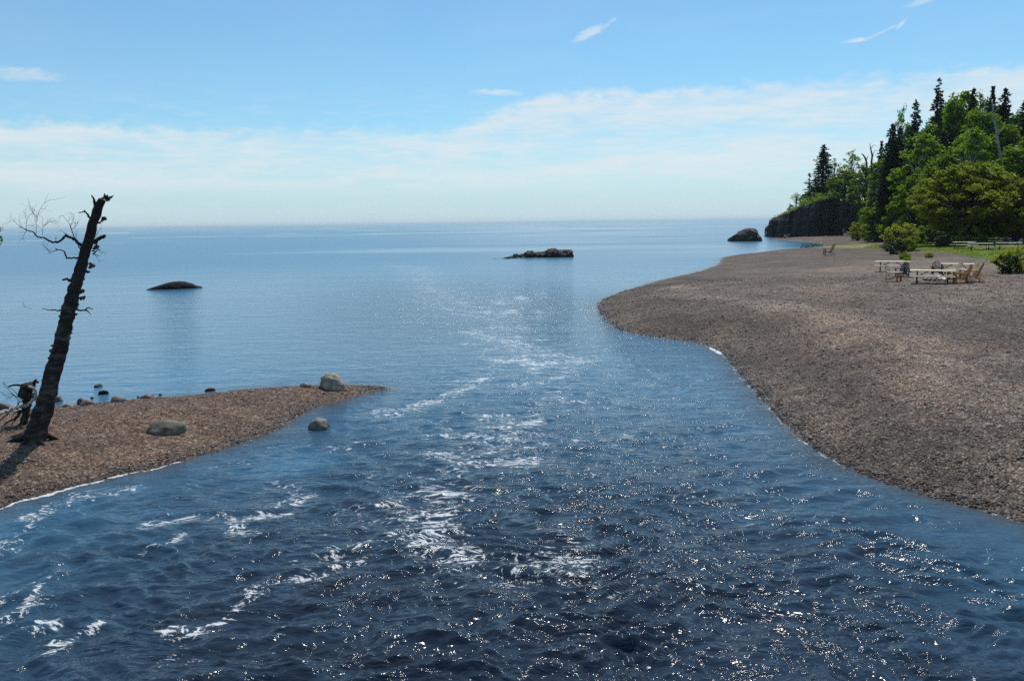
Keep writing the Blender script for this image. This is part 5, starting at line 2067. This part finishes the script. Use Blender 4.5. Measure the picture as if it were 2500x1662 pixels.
GW = 'pieces of split firewood by the gravel fire ring'
for pa, pb, lab in (((2291, 679), (2296, 684), 'left slanting yellow piece of split firewood under the nearest table'), ((2299, 683), (2311, 687), 'right long yellow piece of split firewood under the nearest table'),
                    ((2330, 676), (2343, 681), 'yellow split log leaning by the orange chair')):
    log('firewood', pa, pb, 0.10, 0.09, 'cream', lab, 'firewood', GW)
log('driftwood_log', (2176, 603), (2187, 609), 0.42, 0.36, 'driftwood', 'white end of a big bleached driftwood log below the juniper')
log('driftwood_log', (2152, 606), (2162, 604), 0.34, 0.30, 'driftwood', 'shorter bleached log lump left of the big white one')
log('driftwood_log', (2143, 590), (2151, 590), 0.42, 0.32, 'bark', 'small black stump at the edge of the far beach grass')
log('driftwood_log', (2064, 575), (2093, 573), 0.20, 0.16, 'driftwood', 'long pale beach log lying right of the far grey chair')
log('driftwood_log', (2071, 572), (2081, 565), 0.35, 0.22, 'driftwood', 'bleached log slanting up under the far yellow green bush')
log('driftwood_log', (2044, 574), (2056, 569), 0.35, 0.30, 'bark', 'black log on the far beach left of the person in blue')
log('driftwood_log', (2068, 578), (2088, 578), 0.16, 0.14, 'driftwood', 'low pale log in front of the long far beach log')
log('driftwood_stick', (2424, 929), (2500, 934), 0.022, 0.010, 'driftwood', 'thin pale stick lying on the shingle at the right edge', 'stick')
log('driftwood_stick', (2411, 1136), (2421, 1148), 0.012, 0.008, 'driftwood', 'short pale stick on the near shingle slope', 'stick')
log('driftwood_stick', (2395, 760), (2412, 764), 0.02, 0.012, 'driftwood', 'small pale stick high on the shingle at the right', 'stick')

# far chairs by the beach fire
c = make_chair('greywood', 'greywood', 'grey chair beside the person in blue on the far beach', 'greypaint')
place(c, 2066, 577, faced(2066, 200), scale=1.15)
c = copy_tree(cB)
tag(c, 'dark blue chair alone under the bushes of the far beach', group='')
del c['group']
place(c, 2109, 575, faced(2109, 80))

# cobbles where the far inlet ends
rng = np.random.default_rng(66)
vs, fs = [], []
bmx = pebble_mesh('tmp', 2.0, M['basalt_small'])
co = np.array([v_.co[:] for v_ in bmx.vertices])
fc = np.array([p_.vertices[:] for p_ in bmx.polygons])
b0 = 0
for k_ in range(150):
    a, b_ = rng.uniform(1955, 2010), rng.uniform(594, 606)
    q = at_z(a, b_, 0.0)
    d_ = terrain(np.array([q.x]), np.array([q.y]))[1][0]
    if d_ > 1.5:
        continue
    s_ = rng.uniform(0.2, 0.6)
    vs.append(co * s_ + np.array([q.x, q.y, -0.03]))
    fs.append(fc + b0)
    b0 += len(co)
if vs:
    o = link('cobbles', np_mesh('cobbles', np.concatenate(vs), np.concatenate(fs), [simple_mat('wet_cobble', (0.035, 0.030, 0.028), 0.95, 0.4, 3, 0.2, spec=0.05)], True))
    tag(o, kind='stuff')


# ------------------------------------------------------------------ people on the far beach
def cloth(name, col):
    return simple_mat(name, col, 0.85, 0.1, 8, 0.0)


M['blueshirt'] = cloth('blue_shirt', (0.03, 0.20, 0.38))
M['darkshorts'] = cloth('dark_shorts', (0.03, 0.035, 0.06))
M['whiteshirt'] = cloth('white_shirt', (0.75, 0.76, 0.78))
M['redshirt'] = cloth('maroon_shirt', (0.30, 0.03, 0.07))
M['hair'] = cloth('brown_hair', (0.05, 0.03, 0.02))


def skin_body(name, J, E_, R_, mat, parent, lvl=1, rootv=0):
    me_ = bpy.data.meshes.new(name)
    me_.from_pydata([tuple(j) for j in J], E_, [])
    me_.materials.append(mat)
    o_ = link(name, me_, parent)
    sk = o_.modifiers.new('skin', 'SKIN')
    me_.skin_vertices.new() if not me_.skin_vertices else None
    for i, r_ in enumerate(R_):
        sv = me_.skin_vertices[0].data[i]
        sv.radius = (r_, r_) if not isinstance(r_, tuple) else r_
        sv.use_root = (i == rootv)
    ss_ = o_.modifiers.new('sub', 'SUBSURF')
    ss_.levels = lvl
    ss_.render_levels = lvl
    return o_


def person(loc, rz, pose, shirt, label, scale=1.0):
    e_ = empty('person', loc, rz)
    e_.scale = (scale,) * 3
    if pose == 'stand':
        pel, che, nek, hed, top_ = (0, 0, .95), (0, 0.0, 1.32), (0, 0, 1.49), (0, -.02, 1.62), (0, -.01, 1.73)
        leg_ = [[(s * .10, 0, .92), (s * .11, -.02, .50), (s * .12, .02, .07), (s * .12, -.14, .03)] for s in (-1, 1)]
        arm_ = [[(s * .17, 0, 1.42), (s * .24, .02, 1.14), (s * .22, -.16, .96), (s * .20, -.24, .93)] for s in (-1, 1)]
    else:
        pel, che, nek, hed, top_ = (0, 0, .20), (0, -.06, .55), (0, -.10, .72), (0, -.14, .85), (0, -.14, .95)
        leg_ = [[(s * .10, -.03, .18), (s * .16, -.38, .48), (s * .14, -.62, .07), (s * .14, -.76, .04)] for s in (-1, 1)]
        arm_ = [[(s * .17, -.08, .66), (s * .24, -.26, .44), (s * .16, -.42, .42), (s * .10, -.48, .42)] for s in (-1, 1)]
    J = [pel, che, nek, hed, top_]
    E_ = [(0, 1), (1, 2), (2, 3), (3, 4)]
    R_ = [(.14, .11), (.16, .11), .055, .085, .075]
    for L_ in leg_:
        b = len(J)
        J += L_
        E_ += [(0, b), (b, b + 1), (b + 1, b + 2), (b + 2, b + 3)]
        R_ += [.085, .058, .042, .035]
    for L_ in arm_:
        b = len(J)
        J += L_
        E_ += [(1, b), (b, b + 1), (b + 1, b + 2), (b + 2, b + 3)]
        R_ += [.055, .040, .030, .028]
    skin_body('body', J, E_, R_, M['skin'], e_)
    J2 = [tuple(Vector(pel) + Vector((0, 0, .04))), che, tuple(Vector(nek) - Vector((0, 0, .04)))] + [arm_[0][0], tuple(Vector(arm_[0][0]).lerp(Vector(arm_[0][1]), .7)), arm_[1][0], tuple(Vector(arm_[1][0]).lerp(Vector(arm_[1][1]), .7))]
    skin_body('shirt', J2, [(0, 1), (1, 2), (1, 3), (3, 4), (1, 5), (5, 6)], [(.17, .13), (.185, .135), .08, .07, .058, .07, .058], M[shirt], e_)
    J3 = [pel] + [leg_[0][0], tuple(Vector(leg_[0][0]).lerp(Vector(leg_[0][1]), .9)), leg_[1][0], tuple(Vector(leg_[1][0]).lerp(Vector(leg_[1][1]), .9))]
    skin_body('shorts', J3, [(0, 1), (1, 2), (0, 3), (3, 4)], [(.155, .13), .105, .085, .105, .085], M['darkshorts'], e_)
    skin_body('hair', [tuple(Vector(hed) + Vector((0, .03, .03))), tuple(Vector(top_) + Vector((0, .01, .0)))], [(0, 1)], [.092, .085], M['hair'], e_)
    tag(e_, label, 'person')
    return e_


def ploc(px, py):
    p_ = hit(px, py)
    return (p_.x, p_.y, gz(p_.x, p_.y))


person(ploc(2059, 576), faced(2059, 0), 'stand', 'blueshirt', 'person in a blue shirt and dark shorts standing on the far beach', 1.05)
person(ploc(1916, 582), faced(1916, 60), 'sit', 'whiteshirt', 'person in white sitting at the water under the cliff', 1.1)
person(ploc(1927, 581), faced(1927, -50), 'sit', 'redshirt', 'person in maroon sitting right of the one in white', 1.2)


# ------------------------------------------------------------------ the air over the lake
hm = bpy.data.materials.new('lake_haze')
hm.use_nodes = True
hn = NT(hm.node_tree)
hn.n.remove(hn.n['Principled BSDF'])
pv = hn.node('ShaderNodeVolumePrincipled')
pv.inputs['Color'].default_value = (0.72, 0.90, 1.0, 1)
pv.inputs['Density'].default_value = 0.00007
pv.inputs['Anisotropy'].default_value = 0.2
hn.l.new(pv.outputs[0], hn.n['Material Output'].inputs['Volume'])
hb = MB()
hb.box((0, 0, 17.5), (130000, 130000, 45))
haze = hb.build('haze', hm)
tag(haze, kind='stuff')
